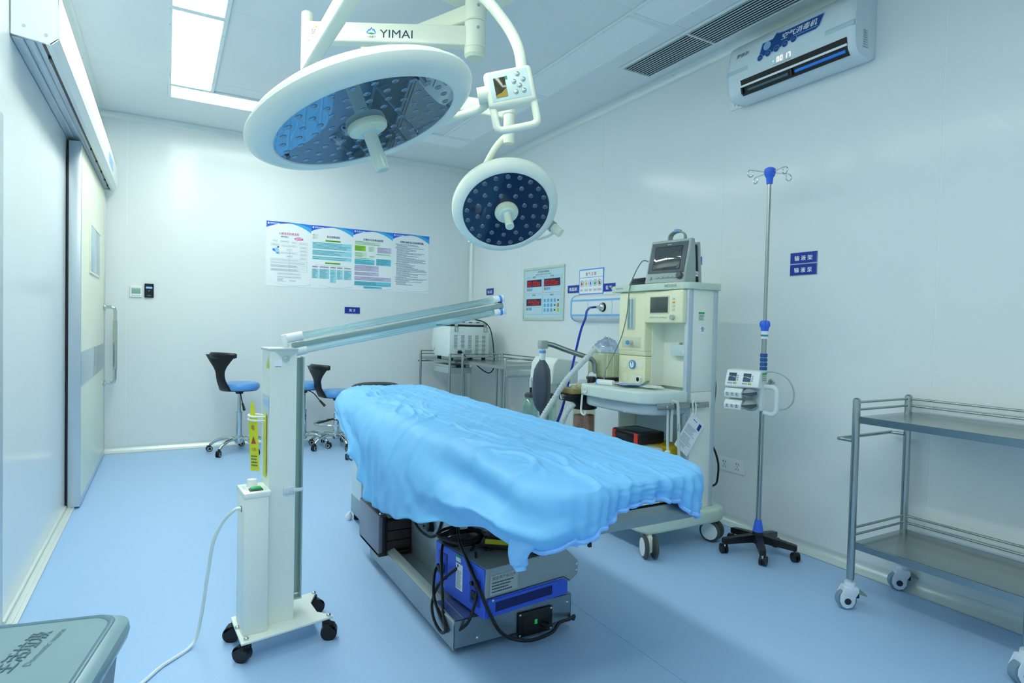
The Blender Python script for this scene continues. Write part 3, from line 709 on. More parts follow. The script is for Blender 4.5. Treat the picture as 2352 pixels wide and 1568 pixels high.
# lower arm with maker's lettering
E1 = V((.605, 3.23, 2.66)); A1 = V((CX, CY, 2.66)); d1 = (E1-A1).normalized()
arm = mbeam(A1+d1*.045, E1, .062, .098, .008, 'arm', LAMPW, SL)
nf = V((-.482, -.876, 0)); F = frame(E1+nf*.0312, -d1, (0, 0, 1))
p = Print(F); p.lift = .0008
INKN = mat('ink_maker', '#17305a', .4)
p.text('YIMAI', .455, -.006, .040, INKN, .165); p.build('maker_lettering', arm); p = Print(F); p.lift = .0008
p.poly([(.305, -.004), (.318, .016), (.322, .012), (.331, .026), (.338, .013), (.343, .018), (.355, -.004), (.349, -.004), (.342, .010), (.338, .006), (.331, .018), (.324, .006), (.319, .009), (.311, -.004)], INKS['blue'])
p.poly([(.305, -.006), (.33, -.002), (.356, -.008), (.33, -.012)], INKS['teal']); p.text('一脉医疗', .331, -.023, .011, INK, .045, shear=.2)
p.build('maker_logo', arm); p = Print(F); p.lift = .0008
p.text('▲', .055, .02, .012, INKS['yellow']); p.lines(.03, .10, .008, -.018, 3, .003, INK, .2, .012, 3)
p.build('warning_print', arm)
MB().lathe([(0, 2.765), (.02, 2.765), (.029, 2.757), (.029, 2.455), (.024, 2.44), (0, 2.44)], (E1.x, E1.y, 0), n=28).build('spindle', LAMPW, SL)
mbeam((E1.x, E1.y, 2.5), (.614, 1.96, 2.472), .062, .082, .012, 'spring_arm', LAMPW, SL)
MB().lathe([(0, 2.55), (.03, 2.545), (.034, 2.53), (.034, 2.40), (.026, 2.385), (0, 2.385)], (.615, 1.93, 0), n=28).build('hub', LAMPW, SL)
# yoke of the large head
MB().tube([(.615, 1.93, 2.41), (.70, 1.955, 2.415), (.784, 1.945, 2.392), (.86, 1.905, 2.355), (.924, 1.866, 2.309), (.992, 1.824, 2.215), (1.010, 1.777, 2.128), (1.010, 1.752, 2.054), (1.008, 1.757, 2.02)], .0185, 18, res=5).build('yoke', LAMPW, SL)
MB().tube([(.925, 1.81, 1.955), (.915, 1.815, 1.935), (.89, 1.835, 1.915), (.848, 1.863, 1.899), (.784, 1.915, 1.875), (.72, 1.93, 1.862), (.66, 1.90, 1.858), (.60, 1.86, 1.862)], .0145, 16, res=5).build('yoke_tube', LAMPW, SL)
# control box
cr_ = math.radians(12.5); ex = V((.869*math.cos(cr_), -.495*math.cos(cr_), math.sin(cr_))); F = frame((.966, 1.748, 1.977), ex, (-.16, .12, 1))
ctl = MB(F).box(-.079, .079, -.062, .058, -.03, .022, .014, 4).build('control_box', LAMPW, SL)
MB(F).box(-.064, .064, -.046, .046, .018, .0235, .002).build('face_plate', mat('plate_mint', '#cfe6e2', .35), ctl)
MB(F).box(-.050, -.012, -.034, .030, .0225, .0245, .0008).build('screen', mat('screen_olive', '#3f3f2c', .1, spec=.6), ctl)
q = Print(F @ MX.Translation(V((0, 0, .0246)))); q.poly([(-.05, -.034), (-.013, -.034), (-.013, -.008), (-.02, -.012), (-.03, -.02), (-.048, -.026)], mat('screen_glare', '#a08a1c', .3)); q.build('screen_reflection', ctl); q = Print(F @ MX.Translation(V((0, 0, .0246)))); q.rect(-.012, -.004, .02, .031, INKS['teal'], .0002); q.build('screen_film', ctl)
kb = MB(F).sphere((.030, .030, .0235), .0085, (1, 1, .6)).build('button', CHROME, ctl)
wm = F.to_3x3()
copies(kb, [wm @ V(d) for d in ((-.015, -.022, 0), (.016, -.02, 0), (.001, -.037, 0), (-.014, -.056, 0), (.012, -.056, 0))])
lp = MB(F); lp.tube([(-.066, -.055, 0), (-.066, -.118, 0), (-.058, -.128, 0), (-.045, -.132, 0), (.045, -.132, 0), (.06, -.128, 0), (.068, -.118, 0), (.068, -.055, 0)], .0125, 14, res=3); lp.build('handle_loop', LAMPW, ctl)
MB(F).cyl((-.108, -.004, -.005), (-.07, -.004, -.005), .026, n=28).build('pivot_knob', LAMPW, ctl)
def head(c, n, R, prof_back, prof_ring, rg, zg, rings, glassmat, hub_r, handle_len, hr, tag_):
    n = V(n).normalized(); c = V(c)
    hd_ = MB().lathe(prof_back, c, n, 72).build('lamp_head', LAMPW, SL, label=tag_)
    MB().lathe(prof_ring, c, n, 72).build('front_ring', mat('ring_white', '#f0f5e8', .3, coat=.2), hd_)
    MB().lathe([(0, zg), (rg, zg), (rg, zg-.006), (0, zg-.006)], c, n, 64).build('glass', glassmat, hd_)
    a = n.orthogonal().normalized(); b = n.cross(a)
    ln = MB().sphere((0, 0, 0), .0125 if R < .3 else .0105, (1, 1, .45 if R < .3 else .16), 14, 8); first = None
    LM = mat('lens', '#22415e', .08, spec=1.0, ior=1.7, coat=.5) if R < .3 else mat('lens_under_mirror', '#8aa6ba', .05, metal=.85)
    for (r, k, o_) in rings:
        for i in range(k):
            t = 2*PI*(i+o_)/k; pos_ = c+n*(zg+.0005)+a*(r*math.cos(t))+b*(r*math.sin(t))
            if first is None:
                ln.M = frame(pos_, a, b); first = ln.build('lens', LM, hd_); p0 = pos_
            else:
                cc = first.copy(); COL.objects.link(cc); cc.location = first.location+(pos_-p0)
    hub_ = MB().lathe([(0, zg+.026), (hub_r*.6, zg+.026), (hub_r*.62, zg+.020), (hub_r*.95, zg+.018), (hub_r, zg+.008), (hub_r*.96, zg), (0, zg)], c, n, 40).build('hub_ring', mat('cap_cream', '#e4ecd2', .3), hd_)
    MB().lathe([(0, zg+.03), (hub_r*.55, zg+.03), (hub_r*.6, zg+.024), (0, zg+.02)], c, n, 32).build('hub_disc', mat('plate_mint', '#cfe6e2', .35), hd_)
    MB().lathe([(0, zg+.02), (hr, zg+.02), (hr*1.02, zg+handle_len*.6), (hr*1.05, zg+handle_len-.004), (hr*.9, zg+handle_len), (0, zg+handle_len)], c, n, 28).build('handle', mat('handle_white', '#dcebdc', .25, coat=.3), hd_)
    return hd_
GL1 = mat('lamp_glass_blue', '#7f9db4', .012, metal=.85, spec=1.0)
GL2 = mat('lamp_glass_navy', '#0c2c4d', .04, spec=.6, ior=1.5)
head((.4909, 1.7862, 1.8215), (.34, -.19, -1.0), .34,
     [(.0, -.056), (.12, -.055), (.24, -.044), (.29, -.030), (.318, -.013), (.331, 0), (.331, .004), (.26, .004), (0, .004)],
     [(.326, .002), (.338, .006), (.340, .014), (.334, .028), (.315, .042), (.285, .049), (.272, .046), (.268, .038), (.268, .02)], .27, .042,
     [(.245, 27, .3), (.198, 22, .1), (.152, 17, .4), (.107, 11, .2)], GL1, .060, .142, .0205, 'large tilted lamp head with mirrored blue glass')
head((1.3733, 2.5064, 1.7643), (-.2, -.68, -.72), .25,
     [(.0, -.07), (.10, -.068), (.19, -.054), (.23, -.036), (.246, -.012), (.250, 0), (.248, .006), (.19, .006), (0, .006)],
     [(.238, .002), (.249, .008), (.250, .014), (.245, .028), (.228, .042), (.212, .048), (.204, .046), (.2, .04), (.2, .02)], .202, .044,
     [(.183, 21, .2), (.135, 14, .35), (.088, 8, .1)], GL2, .056, .12, .019, 'small lamp head with clear lenses on navy glass')
# upper arm and suspension of the small head
E2 = V((.987, 3.525, 0))
mbeam((CX-.02, CY+.04, 2.79), (E2.x, E2.y, 2.755), .055, .082, .008, 'arm', LAMPW, SL)
MB().lathe([(0, 2.82), (.026, 2.815), (.028, 2.80), (.028, 2.50), (.022, 2.485), (0, 2.485)], (E2.x, E2.y, 0), n=24).build('spindle', LAMPW, SL)
sa = mbeam((E2.x, E2.y, 2.57), (1.372, 2.50, 2.20), .05, .07, .01, 'spring_arm', LAMPW, SL)
dd = (V((1.372, 2.50, 2.20))-V((E2.x, E2.y, 2.57))); F = frame(V((E2.x, E2.y, 2.57))+dd*.64, dd, (0, 0, 1)); nl = F.to_3x3() @ V((0, 0, 1))
F = frame(V((E2.x, E2.y, 2.57))+dd*.62+nl*.0255, dd, (0, 0, 1)); p = Print(F); p.rect(-.06, .06, -.022, .026, PRINTW); p.lines(-.05, .05, .022, -.018, 4, .005, INK, .3, .014, 4, .001); p.build('label_plate', sa)
hub2 = MB(); hub2.lathe([(0, 2.235), (.024, 2.233), (.031, 2.225), (.031, 2.185), (.027, 2.182), (0, 2.18)], (1.377, 2.49, 0), n=28); hub2.build('hub', LAMPW, SL)
hub2 = MB(); hub2.lathe([(0, 2.183), (.0265, 2.183), (.0265, 2.058), (.023, 2.05), (0, 2.05)], (1.377, 2.49, 0), n=28); hub2.build('lower_hub', LAMPW, SL)
MB().tube([(1.374, 2.50, 2.09), (1.362, 2.53, 2.075), (1.345, 2.56, 2.045), (1.332, 2.60, 2.0), (1.325, 2.68, 1.93), (1.332, 2.755, 1.84), (1.345, 2.80, 1.74), (1.36, 2.79, 1.67), (1.39, 2.72, 1.68), (1.43, 2.66, 1.72)], .015, 14, res=5).build('yoke', LAMPW, SL)
MB().tube([(1.47, 2.66, 1.72), (1.537, 2.661, 1.671), (1.585, 2.635, 1.650), (1.623, 2.611, 1.645), (1.655, 2.572, 1.655), (1.675, 2.535, 1.675)], .008, 12, res=4).build('grab_bar', LAMPW, SL)
kn = MB(); a_, b_ = V((1.640, 2.580, 1.736)), V((1.690, 2.504, 1.665)); kn.cyl(a_, a_+(b_-a_)*.55, .027, n=24); kn.build('joint_sleeve', GREY, SL)
kn = MB(); kn.cyl(a_+(b_-a_)*.5, b_, .023, n=24); kn.build('joint_knob', LAMPW, SL)
kn = MB().box(1.335, 1.375, 2.79, 2.83, 1.622, 1.65, .006).build('joint_stub', LAMPW, SL)
# ---------------------------------------------------------------- operating table
TB = thing('operating_table', 'steel operating table with low wide base under the blue drape', 'operating table', (1.163, 2.48, 0))
bx0, bx1, by0, by1, bz = .906, 1.42, 1.965, 3.0, .132
m = MB()
# open trough: floor pan, walls with sloped inner lips
m.box(bx0, bx0+.003, by0, by1, .022, bz-.012, .0008, 1); m.box(bx1-.003, bx1, by0, by1, .022, bz, .0008, 1); m.box(bx0, bx1, by0, by0+.003, .03, bz, .0008, 1); m.box(bx0, bx1, by1-.003, by1, .022, bz, .0008, 1)
m.build('base_skirt', STEELD, TB)
m = MB(); m.prism([(bx0, by0+.003, bz-.014), (bx0+.004, by0+.003, bz-.010), (bx0+.040, by0+.003, bz+.0005), (bx0+.043, by0+.003, bz-.002), (bx0+.046, by0+.003, .094), (bx0+.04, by0+.003, .094)], (0, by1-by0-.006, 0)); m.build('base_lip', mat('lip_steel', '#d3d8cf', .42, metal=.45), TB)
m = MB(); m.box(bx0+.045, bx1-.003, by0+.003, by1-.003, .085, .094); m.build('base_pan', mat('pan_steel', '#a9b4b8', .4, metal=.5), TB)
m = MB(); m.box(bx0+.003, bx1-.003, by0, by0+.18, bz-.003, bz, .0008, 1); m.build('base_deck', STEELD, TB)
ft = MB().cyl((bx0+.07, by0+.1, 0), (bx0+.07, by0+.1, .085), .03).build('foot', RUBBER, TB); copies(ft, [(.37, 0, 0), (0, .8, 0), (.37, .8, 0)])
b_ = MB().sphere((1.0, by0-.001, .05), .006, (1, .5, 1), 10, 6).build('bolt', CHROME, TB); copies(b_, [(.40, 0, .05)])
pf = MB(); F = frame((1.248, by0-.004, .058), (1, 0, 0), (0, 0, 1)); pf.M = F
pf.box(-.078, .078, -.048, .048, -.002, .006, .006); sp_ = pf.build('socket_plate', BLACK, TB)
MB(F).box(-.055, .055, -.03, .03, .0055, .0075, .002).build('socket_face', RUBBER, sp_); MB(F).box(-.006, .006, -.006, .012, .007, .009).build('switch', mat('switch_green', '#1fb04a', .3, emit=.3, ecol='#22c050'), sp_)
for (u, v) in ((-.07, .04), (.07, .04), (-.07, -.04), (.07, -.04)): MB(F).sphere((u, v, .006), .005, (1, 1, .5), 10, 6).build('screw', CHROME, sp_)
MB(F).cyl((.03, -.012, .006), (.045, -.012, .035), .012).build('plug', BLACK, sp_)
# column
col_ = MB().box(1.035, 1.31, 2.30, 2.86, .094, .60, .004).build('column', mat('column_steel', '#b3bcc0', .35, metal=.45, var=.05, vscale=12, stretch=(1, 1, 14)), TB)
p = Print(frame((1.0345, 2.58, .305), (0, -1, 0), (0, 0, 1))); p.text('YIMAI', 0, 0, .05, PRINTK, .19, bold=.012); p.build('maker_lettering', col_)
MB().box(1.07, 1.27, 2.36, 2.80, .60, .68, .004).build('column_head', STEELD, TB)
fr_ = MB(); 
for xx in (.925, 1.385): fr_.box(xx, xx+.02, 1.32, 3.62, .675, .70, .003)
for yy_ in (1.35, 2.2, 2.95, 3.58): fr_.box(.94, 1.39, yy_, yy_+.03, .68, .70, .003)
fr_.build('top_frame', STEEL, TB)
MB().box(.955, 1.385, 1.292, 1.315, .638, .694, .006).build('end_bar', mat('bar_steel', '#9aa3a0', .3, metal=.85, var=.04, vscale=10, stretch=(1, 6, 6)), TB)
MB().box(.945, 1.39, 1.325, 3.60, .70, .755, .025, 4).build('mattress', mat('mattress_black', '#20252a', .5), TB)
# brown side housing: outer board, three stacked boards, glass shelf
BR = mat('brown_laminate', '#5a4c4a', .4, var=.06, vscale=30); BRD = mat('brown_board', '#3c3532', .5, var=.08, vscale=25)
sh = MB().box(.868, .888, 2.745, 3.07, .105, .296, .003).build('side_board', mat('side_face', '#7d8090', .35, spec=.5), TB)
MB().box(.872, .905, 2.736, 3.075, .290, .299, .002).build('top_edge', BR, sh); MB().box(.8875, .908, 2.736, 2.76, .105, .290, .002).build('corner_post', BLACK, sh)
for i in range(3): MB().box(.908, 1.03, 2.75+.002*i, 3.05, .122+.047*i, .166+.047*i, .003).build('stacked_board', BRD, sh)
MB().box(.868, 1.03, 2.74, 3.05, .103, .118, .002).build('bottom_board', mat('board_red', '#4a2e28', .5), sh)
MB().box(.905, 1.03, 2.78, 3.04, .267, .285, .003).build('glass_shelf', mat('green_glass', '#b7d9c4', .08, trans=.5, ior=1.45), sh)
bt = MB().sphere((.885, 2.76, .301), .012, (1, 1, .5)).build('bolt', CHROME, sh); copies(bt, [(0, .27, 0)])
pc = MB(); pc.cyl((1.345, 2.2, .40), (1.345, 2.2, .675), .012); pc.build('strut', BLACK, TB)
MB().box(1.05, 1.085, 2.235, 2.245, .36, .60, .004).build('clamp_plate', WPLAST, TB)
MB().box(1.24, 1.252, 1.62, 1.632, .46, .69, .002).build('side_rod', BLACK, TB)

# ---------------------------------------------------------------- blue drape
DRB = mat('drape_blue', '#7ac2f6', .46, spec=.35, var=.02, vscale=3, bump=.22, bscale=16)
def drape():
    x0, x1, y0, y1, rc = .905, 1.425, 1.275, 3.66, .10
    # perimeter walk of a rounded rectangle (counter-clockwise from near left), every ~13 mm
    P_ = []
    def seg(a, b):
        a, b = V(a), V(b); n = max(2, int((b-a).length/(.0055 if a.y < 1.28 and b.y < 1.28 else .0095)))
        for i in range(n): P_.append((a+(b-a)*(i/n), None))
    def arc(c, a0, a1, r):
        n = max(4, int(abs(a1-a0)*r/.0065))
        for i in range(n):
            t = a0+(a1-a0)*i/n; P_.append((V((c[0]+r*math.cos(t), c[1]+r*math.sin(t))), V((math.cos(t), math.sin(t)))))
    def segn(a, b, nrm):
        k = len(P_); seg(a, b)
        for i in range(k, len(P_)): P_[i] = (P_[i][0], V(nrm))
    rf = .16
    segn((x0+rc, y0), (x1-rc, y0), (0, -1)); arc((x1-rc, y0+rc), -PI/2, 0, rc)
    segn((x1, y0+rc), (x1, y1-rf), (1, 0)); arc((x1-rf, y1-rf), 0, PI/2, rf)
    segn((x1-rf, y1), (x0+rf, y1), (0, 1)); arc((x0+rf, y1-rf), PI/2, PI, rf)
    segn((x0, y1-rf), (x0, y0+rc), (-1, 0)); arc((x0+rc, y0+rc), PI, 1.5*PI, rc)
    def lerp(T, v):
        if v <= T[0][0]: return T[0][1]
        for (a, fa), (b, fb) in zip(T[:-1], T[1:]):
            if v <= b:
                k = (v-a)/(b-a); k = k*k*(3-2*k); return fa+(fb-fa)*k
        return T[-1][1]
    hemL = [(1.275, .66), (1.34, .605), (1.42, .60), (1.55, .604), (1.8, .55), (2.07, .484), (2.3, .43), (2.53, .395), (2.66, .395), (2.80, .47), (2.93, .555), (3.15, .635), (3.31, .675), (3.5, .68), (3.66, .69)]
    hemN = [(.905, .615), (.96, .63), (1.02, .672), (1.09, .712), (1.2, .722), (1.28, .708), (1.33, .668), (1.38, .640), (1.425, .65)]
    # hanging width of the left side (how far the skirt stands off)
    offL = [(1.275, .03), (1.45, .085), (1.7, .10), (2.3, .105), (2.75, .105), (3.0, .10), (3.3, .085), (3.66, .03)]
    cy0, cy1, cx = y0+.26, y1-.26, (x0+x1)/2
    def topz(x, y):
        z = .800
        z -= .030*max(0, (1.62-y)/.35)**2*.6                      # slight drop at the near end
        z += .012*math.exp(-((y-3.45)/.12)**2)*math.exp(-((x-1.08)/.16)**2) + .012*max(0, (y-3.2)/.45)
        for k, xc in enumerate((1.0, 1.115, 1.235, 1.34)):
            xx = xc+.010*math.sin(y*2.3+k*1.7)+.006*NZ.noise(V((y*5, k*3.3, 0)))
            am = .5+.5*NZ.noise(V((y*3.2, k*2.1, 5)))
            z += (.002+.0065*max(0, am))*math.exp(-((x-xx)/.0065)**2) - .0025*math.exp(-((x-xx-.016)/.009)**2)
        for k, yc in enumerate((1.75, 2.13, 2.52, 2.95, 3.3)):
            z += .0028*math.exp(-((y-yc-.05*(x-1.1)-.01*math.sin(x*9+k))/.0065)**2)
        z += .0065*NZ.noise(V((x*4+3, y*2.2, .3))) + .0035*NZ.noise(V((x*13, y*6, 1.7)))
        r1 = 1-abs(NZ.noise(V((x*7+1.6*NZ.noise(V((x*4, y*3, 8))), y*2.4+.8*NZ.noise(V((x*5, y*2, 3))), 9.1))))
        r2 = 1-abs(NZ.noise(V((x*16+1.2*NZ.noise(V((x*9, y*6, 2))), y*6, 3.3))))
        z += .0034*max(0, r2-.82)/.18
        wl = max(0, min(1, (1.2-x)/.25))
        z += (.004+.010*wl)*(max(0, r1-.84)/.16)**1.3
        z -= .010*max(0, (.985-x)/.08)**2*(1 if x < .985 else 0)
        return z
    rows = []; NR = 56; NS = 40
    m_ = len(P_)
    for j in range(NR):
        k = (j+.0)/(NR); k = k**.75; row = []
        for q, nn in P_:
            c = V((cx, min(max(q.y, cy0), cy1))); pt = c+(q-c)*max(k, .004); row.append(V((pt.x, pt.y, topz(pt.x, pt.y))))
        rows.append(row)
    acc = [0.0]
    for i in range(1, m_): acc.append(acc[-1]+(P_[i][0]-P_[i-1][0]).length)
    for j in range(NS+1):
        s_ = j/NS; row = []
        for i, (q, nn) in enumerate(P_):
            tz = topz(q.x, q.y)
            near = max(0, -nn.y); left = max(0, -nn.x); right = max(0, nn.x); far = max(0, nn.y)
            wN, wL, wR, wF = near**2, left**2, right**2, far**2
            hem = wN*lerp(hemN, q.x)+wL*lerp(hemL, q.y)+wR*.665+wF*.665
            off = wN*.012+wL*lerp(offL, q.y)+wR*.012+wF*.03
            L_ = tz-hem; a = acc[i]
            # tented slope first, then a hanging part
            h1 = wL*min(.17, .62*L_)+(1-wL)*.45*L_; k1 = .52
            q1 = min(1, s_/k1); q2 = max(0, (s_-k1)/(1-k1))
            z = tz - h1*(q1**1.35) - (L_-h1)*q2
            o_ = off*math.sin(q1*PI/2) + .012*min(1, s_*8)
            o_ -= wN*.030*max(0, s_-.35)**1.3
            gth = (.0075*math.sin(a*150+2.5*math.sin(a*17))+.004*math.sin(a*83+1))
            o_ += wN*gth*math.sin(min(1, s_*1.2)*PI/2)
            corner = min(1, 4*near*max(left, right)); o_ += corner*.010*math.sin(a*60)*s_
            # left side: broad swags
            sw = (.022*NZ.noise(V((q.y*2.1+2.2*s_, s_*1.3, 2))) + .012*NZ.noise(V((q.y*5+3*s_, s_*2, 6))) + .004*NZ.noise(V((q.y*14, s_*6, 3))))
            o_ += wL*sw*min(1, s_*1.6)*1.1
            pouch = math.exp(-((q.y-1.72)/.30)**2)*math.exp(-((s_-.30-.25*(1.9-q.y))/.13)**2)
            o_ -= wL*.05*pouch; z -= wL*.02*pouch
            o_ += wL*.018*math.exp(-((s_-.62)/.13)**2)*math.exp(-((q.y-1.8)/.4)**2)
            fold = .006*math.sin(q.y*38+3*math.sin(q.y*7))*math.exp(-((q.y-2.85)/.35)**2)
            o_ += wL*fold*s_*2
            o_ += (wF+wR)*.006*math.sin(a*40)*s_
            nz_ = .0025*NZ.noise(V((a*16, s_*7, 1)))*min(1, s_*4)
            row.append(V((q.x+nn.x*(o_+nz_), q.y+nn.y*(o_+nz_), z)))
        rows.append(row)
    mb = MB(); mb.grid(rows, closed=True); mb.faces(rows[0], [tuple(range(m_))])
    o = mb.build('surgical_drape', DRB, L=(1.163, 2.48, .80), angle=0)
    o.data.polygons.foreach_set('use_smooth', [True]*len(o.data.polygons))
    smm = o.modifiers.new('soften', 'SMOOTH'); smm.factor = .5; smm.iterations = 2
    sol = o.modifiers.new('thickness', 'SOLIDIFY'); sol.thickness = .0012; sol.offset = -1
    # elastic hem along the near end
    hem = MB(); idx = [i for i, (q, nn) in enumerate(P_) if nn.y < -.04]
    idx = [i for i in idx if i > m_*.8] + [i for i in idx if i <= m_*.8]
    path = []
    for k, i in enumerate(idx):
        pt = rows[-1][i]; path.append(pt+V((0, -.002, .002*math.cos(k*1.1))))
    hem.tube(path, .0065, 8); hem.build('elastic_hem', mat('drape_hem', '#7fb8f6', .55), o)
    # bunched tie hanging at the near left corner
    cl = smooth([V((.96, 1.30, .632)), V((.915, 1.315, .648)), V((.872, 1.345, .652)), V((.845, 1.380, .632)), V((.836, 1.402, .595)), V((.838, 1.408, .560)), V((.842, 1.404, .535))], 7)
    rws = []
    for k, c in enumerate(cl):
        f = k/(len(cl)-1); t_ = (cl[min(k+1, len(cl)-1)]-cl[max(k-1, 0)]).normalized(); a_ = V((1, .2, 0)).cross(t_).normalized(); b2 = t_.cross(a_)
        w1 = .026+.010*math.sin(f*PI)-.006*(f > .9); row = []
        for i in range(22):
            an = 2*PI*i/22; rr_ = 1+.20*math.sin(3*an+6*f)+.16*NZ.noise(V((math.cos(an)*1.6, math.sin(an)*1.6, f*5)))
            row.append(c+a_*(w1*rr_*math.cos(an))+b2*(w1*.5*rr_*math.sin(an)))
        rws.append(row)
    tie = MB(); tie.grid(rws, closed=True); tie.faces(rws[0], [tuple(range(22))]); tie.faces(rws[-1], [tuple(range(22))])
    tie.build('tie', mat('drape_tie', '#86c4f8', .55), o, angle=50)
    return tag(o, 'crumpled blue disposable drape spread over the operating table', 'drape')
drape()

# ---------------------------------------------------------------- blue and grey power unit on the table base
BLU = mat('unit_blue', '#3f68e2', .38, var=.02, vscale=20); GRYM = mat('unit_grey', '#a3acad', .4, metal=.3, var=.03, vscale=40)
DV = thing('power_unit', 'grey and blue electrical unit resting on the table base', 'medical device', (1.2, 2.1, .1325))
F = rz(math.radians(6.5), (1.003, 1.917, .1335)); W_, D_ = .40, .365
m = MB(F); m.prism([(0, 0, .004), (W_, 0, .004), (W_, 0, .075), (0, 0, .075)], (0, D_, 0), .002, 1); m.box(-.0012, .004, .004, D_-.004, .004, .185, .001, 1); m.build('body', BLU, DV)
m = MB(F); m.prism([(0, -.002, .075), (.004, -.002, .186), (.385, -.002, .186), (.452, -.002, .125), (.452, -.002, .072), (.408, -.002, .050), (.37, -.002, .075)], (0, D_+.004, 0), .002, 1); cv = m.build('cover', GRYM, DV)
pn = MB(F); pn.prism([(.012, -.0035, .006), (.398, -.0035, .006), (.345, -.0035, .068), (.012, -.0035, .068)], (0, .004, 0)); pn.build('side_panel', BLU, DV)
VF = F @ frame((0, -.0038, 0), (1, 0, 0), (0, 0, 1)); p = Print(VF)
p.rect(.045, .315, .022, .058, mat('vent_dark', '#20348c', .5)); p.build('vent_print', DV)
hm = MB()
hm.M = VF
for i in range(44):
    for j in range(6): hm.faces([(.048+.0061*i+dx, .0245+.0057*j+dy, .0009) for dx, dy in ((0, 0), (.0042, 0), (.0042, .0036), (0, .0036))], [(0, 1, 2, 3)])
o = hm.build('vent_hole', mat('hole_black', '#0b1030', .6), DV, angle=0, recalc=False); o['kind'] = 'stuff'
p = Print(F @ frame((0, -.0028, 0), (1, 0, 0), (0, 0, 1)))
p.rect(.02, .145, .087, .158, mat('asset_paper', '#b9c2bf', .5)); p.text('固定资产标识卡', .083, .147, .013, PRINTK, .105, lift=.001); p.lines(.028, .135, .136, .092, 4, .0042, PRINTK, .35, .006, 3, .001)
K_ = PRINTK
for a, b in (((.006, .078), (.372, .078)), ((.372, .078), (.407, .056))):
    d = V((b[0]-a[0], b[1]-a[1])); n_ = V((-d.y, d.x)).normalized()*.002; p.poly([(a[0]-n_.x, a[1]-n_.y), (b[0]-n_.x, b[1]-n_.y), (b[0]+n_.x, b[1]+n_.y), (a[0]+n_.x, a[1]+n_.y)], K_)
p.build('asset_label', cv)
for (u, v) in ((.035, .066), (.44, .115), (.44, .09)): MB(F).sphere((u, -.004, v), .006, (1, .4, 1), 10, 6).build('screw', CHROME, DV)
LF = F @ frame((-.0016, D_, 0), (0, -1, 0), (0, 0, 1))                    # left blue face: u runs towards the viewer
p = Print(LF); p.rect(.165, .215, .05, .150, PRINTW); p.lines(.17, .21, .125, .055, 12, .0022, INK, .3, .01, 3, .001); p.disc(.18, .14, .006, PRINTK, lift=.001); p.build('rating_label', DV); p = Print(LF); p.rect(.165, .2, .156, .183, mat('tag_paper', '#dfeeda', .5)); p.rect(.165, .2, .172, .183, INKS['teal'], .001)
p.build('asset_sticker', DV); p = Print(LF); p.text('⚠', .075, .025, .014, PRINTW); p.build('warning_mark', DV)
for u0 in (.03, .27):
    q = MB(LF); q.box(u0, u0+.068, .055 if u0 < .1 else .035, .155 if u0 < .1 else .135, -.001, .003, .002); q.box(u0+.008, u0+.06, (.063 if u0 < .1 else .043), (.147 if u0 < .1 else .127), .0028, .0034); q.build('inset', mat('inset_blue', '#2443b4', .45), DV)
q = MB(LF); q.box(.050, .082, .075, .115, .0025, .010, .003); q.cyl((.066, .095, .009), (.066, .095, .026), .014); q.build('connector', DGREY, DV)
for uu in (.29, .318): MB(LF).cyl((uu, .112, .003), (uu, .112, .012), .0085).build('fuse', BLACK, DV)
q = MB(LF); q.box(.288, .322, .054, .088, .003, .010, .004); q.build('power_inlet', BLACK, DV)
# foot pedal and coiled cable lying on the unit
pd_ = MB(); PF = rz(math.radians(-38), (1.065, 2.085, .3205)); pd_.M = PF
pd_.prism([(0, 0, .012), (.24, 0, .012), (.27, 0, .002), (.275, 0, .008), (.25, 0, .045), (.03, 0, .05), (0, 0, .035)], (0, .13, 0), .004); 
fp = thing('foot_pedal', 'black foot pedal lying on the grey unit', 'foot pedal', (1.2, 2.06, .3205)); pd_.build('body', BLACK, fp)
MB(PF).box(.04, .24, .015, .115, .046, .062, .006).build('treadle', RUBBER, fp); MB(PF).box(.02, .12, -.0012, .002, .032, .05).build('yellow_label', mat('lab_yellow', '#c9c21e', .5), fp)
rb = MB(PF).cyl((.03, .02, 0), (.03, .02, .014), .012).build('rubber_foot', RUBBER, fp); copies(rb, [PF.to_3x3() @ V(d) for d in ((.19, 0, 0), (0, .09, 0), (.19, .09, 0))])
cc = []
for k in range(5*20):
    t = 2*PI*k/20; r = .085+.012*math.sin(k*.37)+.006*math.sin(k*1.3); cc.append(V((1.052+r*1.0*math.cos(t)*1.05, 2.215+r*.9*math.sin(t), .33+.006*(k//20)+.004*math.sin(k*.9))))
cc = [V((1.13, 2.31, .34))]+cc+[V((1.10, 2.10, .365))]
tag(MB().tube(cc, .0062, 8, res=2).build('coiled_cable', CABLE, L=(1.052, 2.215, .322)), 'coil of black cable on top of the grey unit', 'cable')
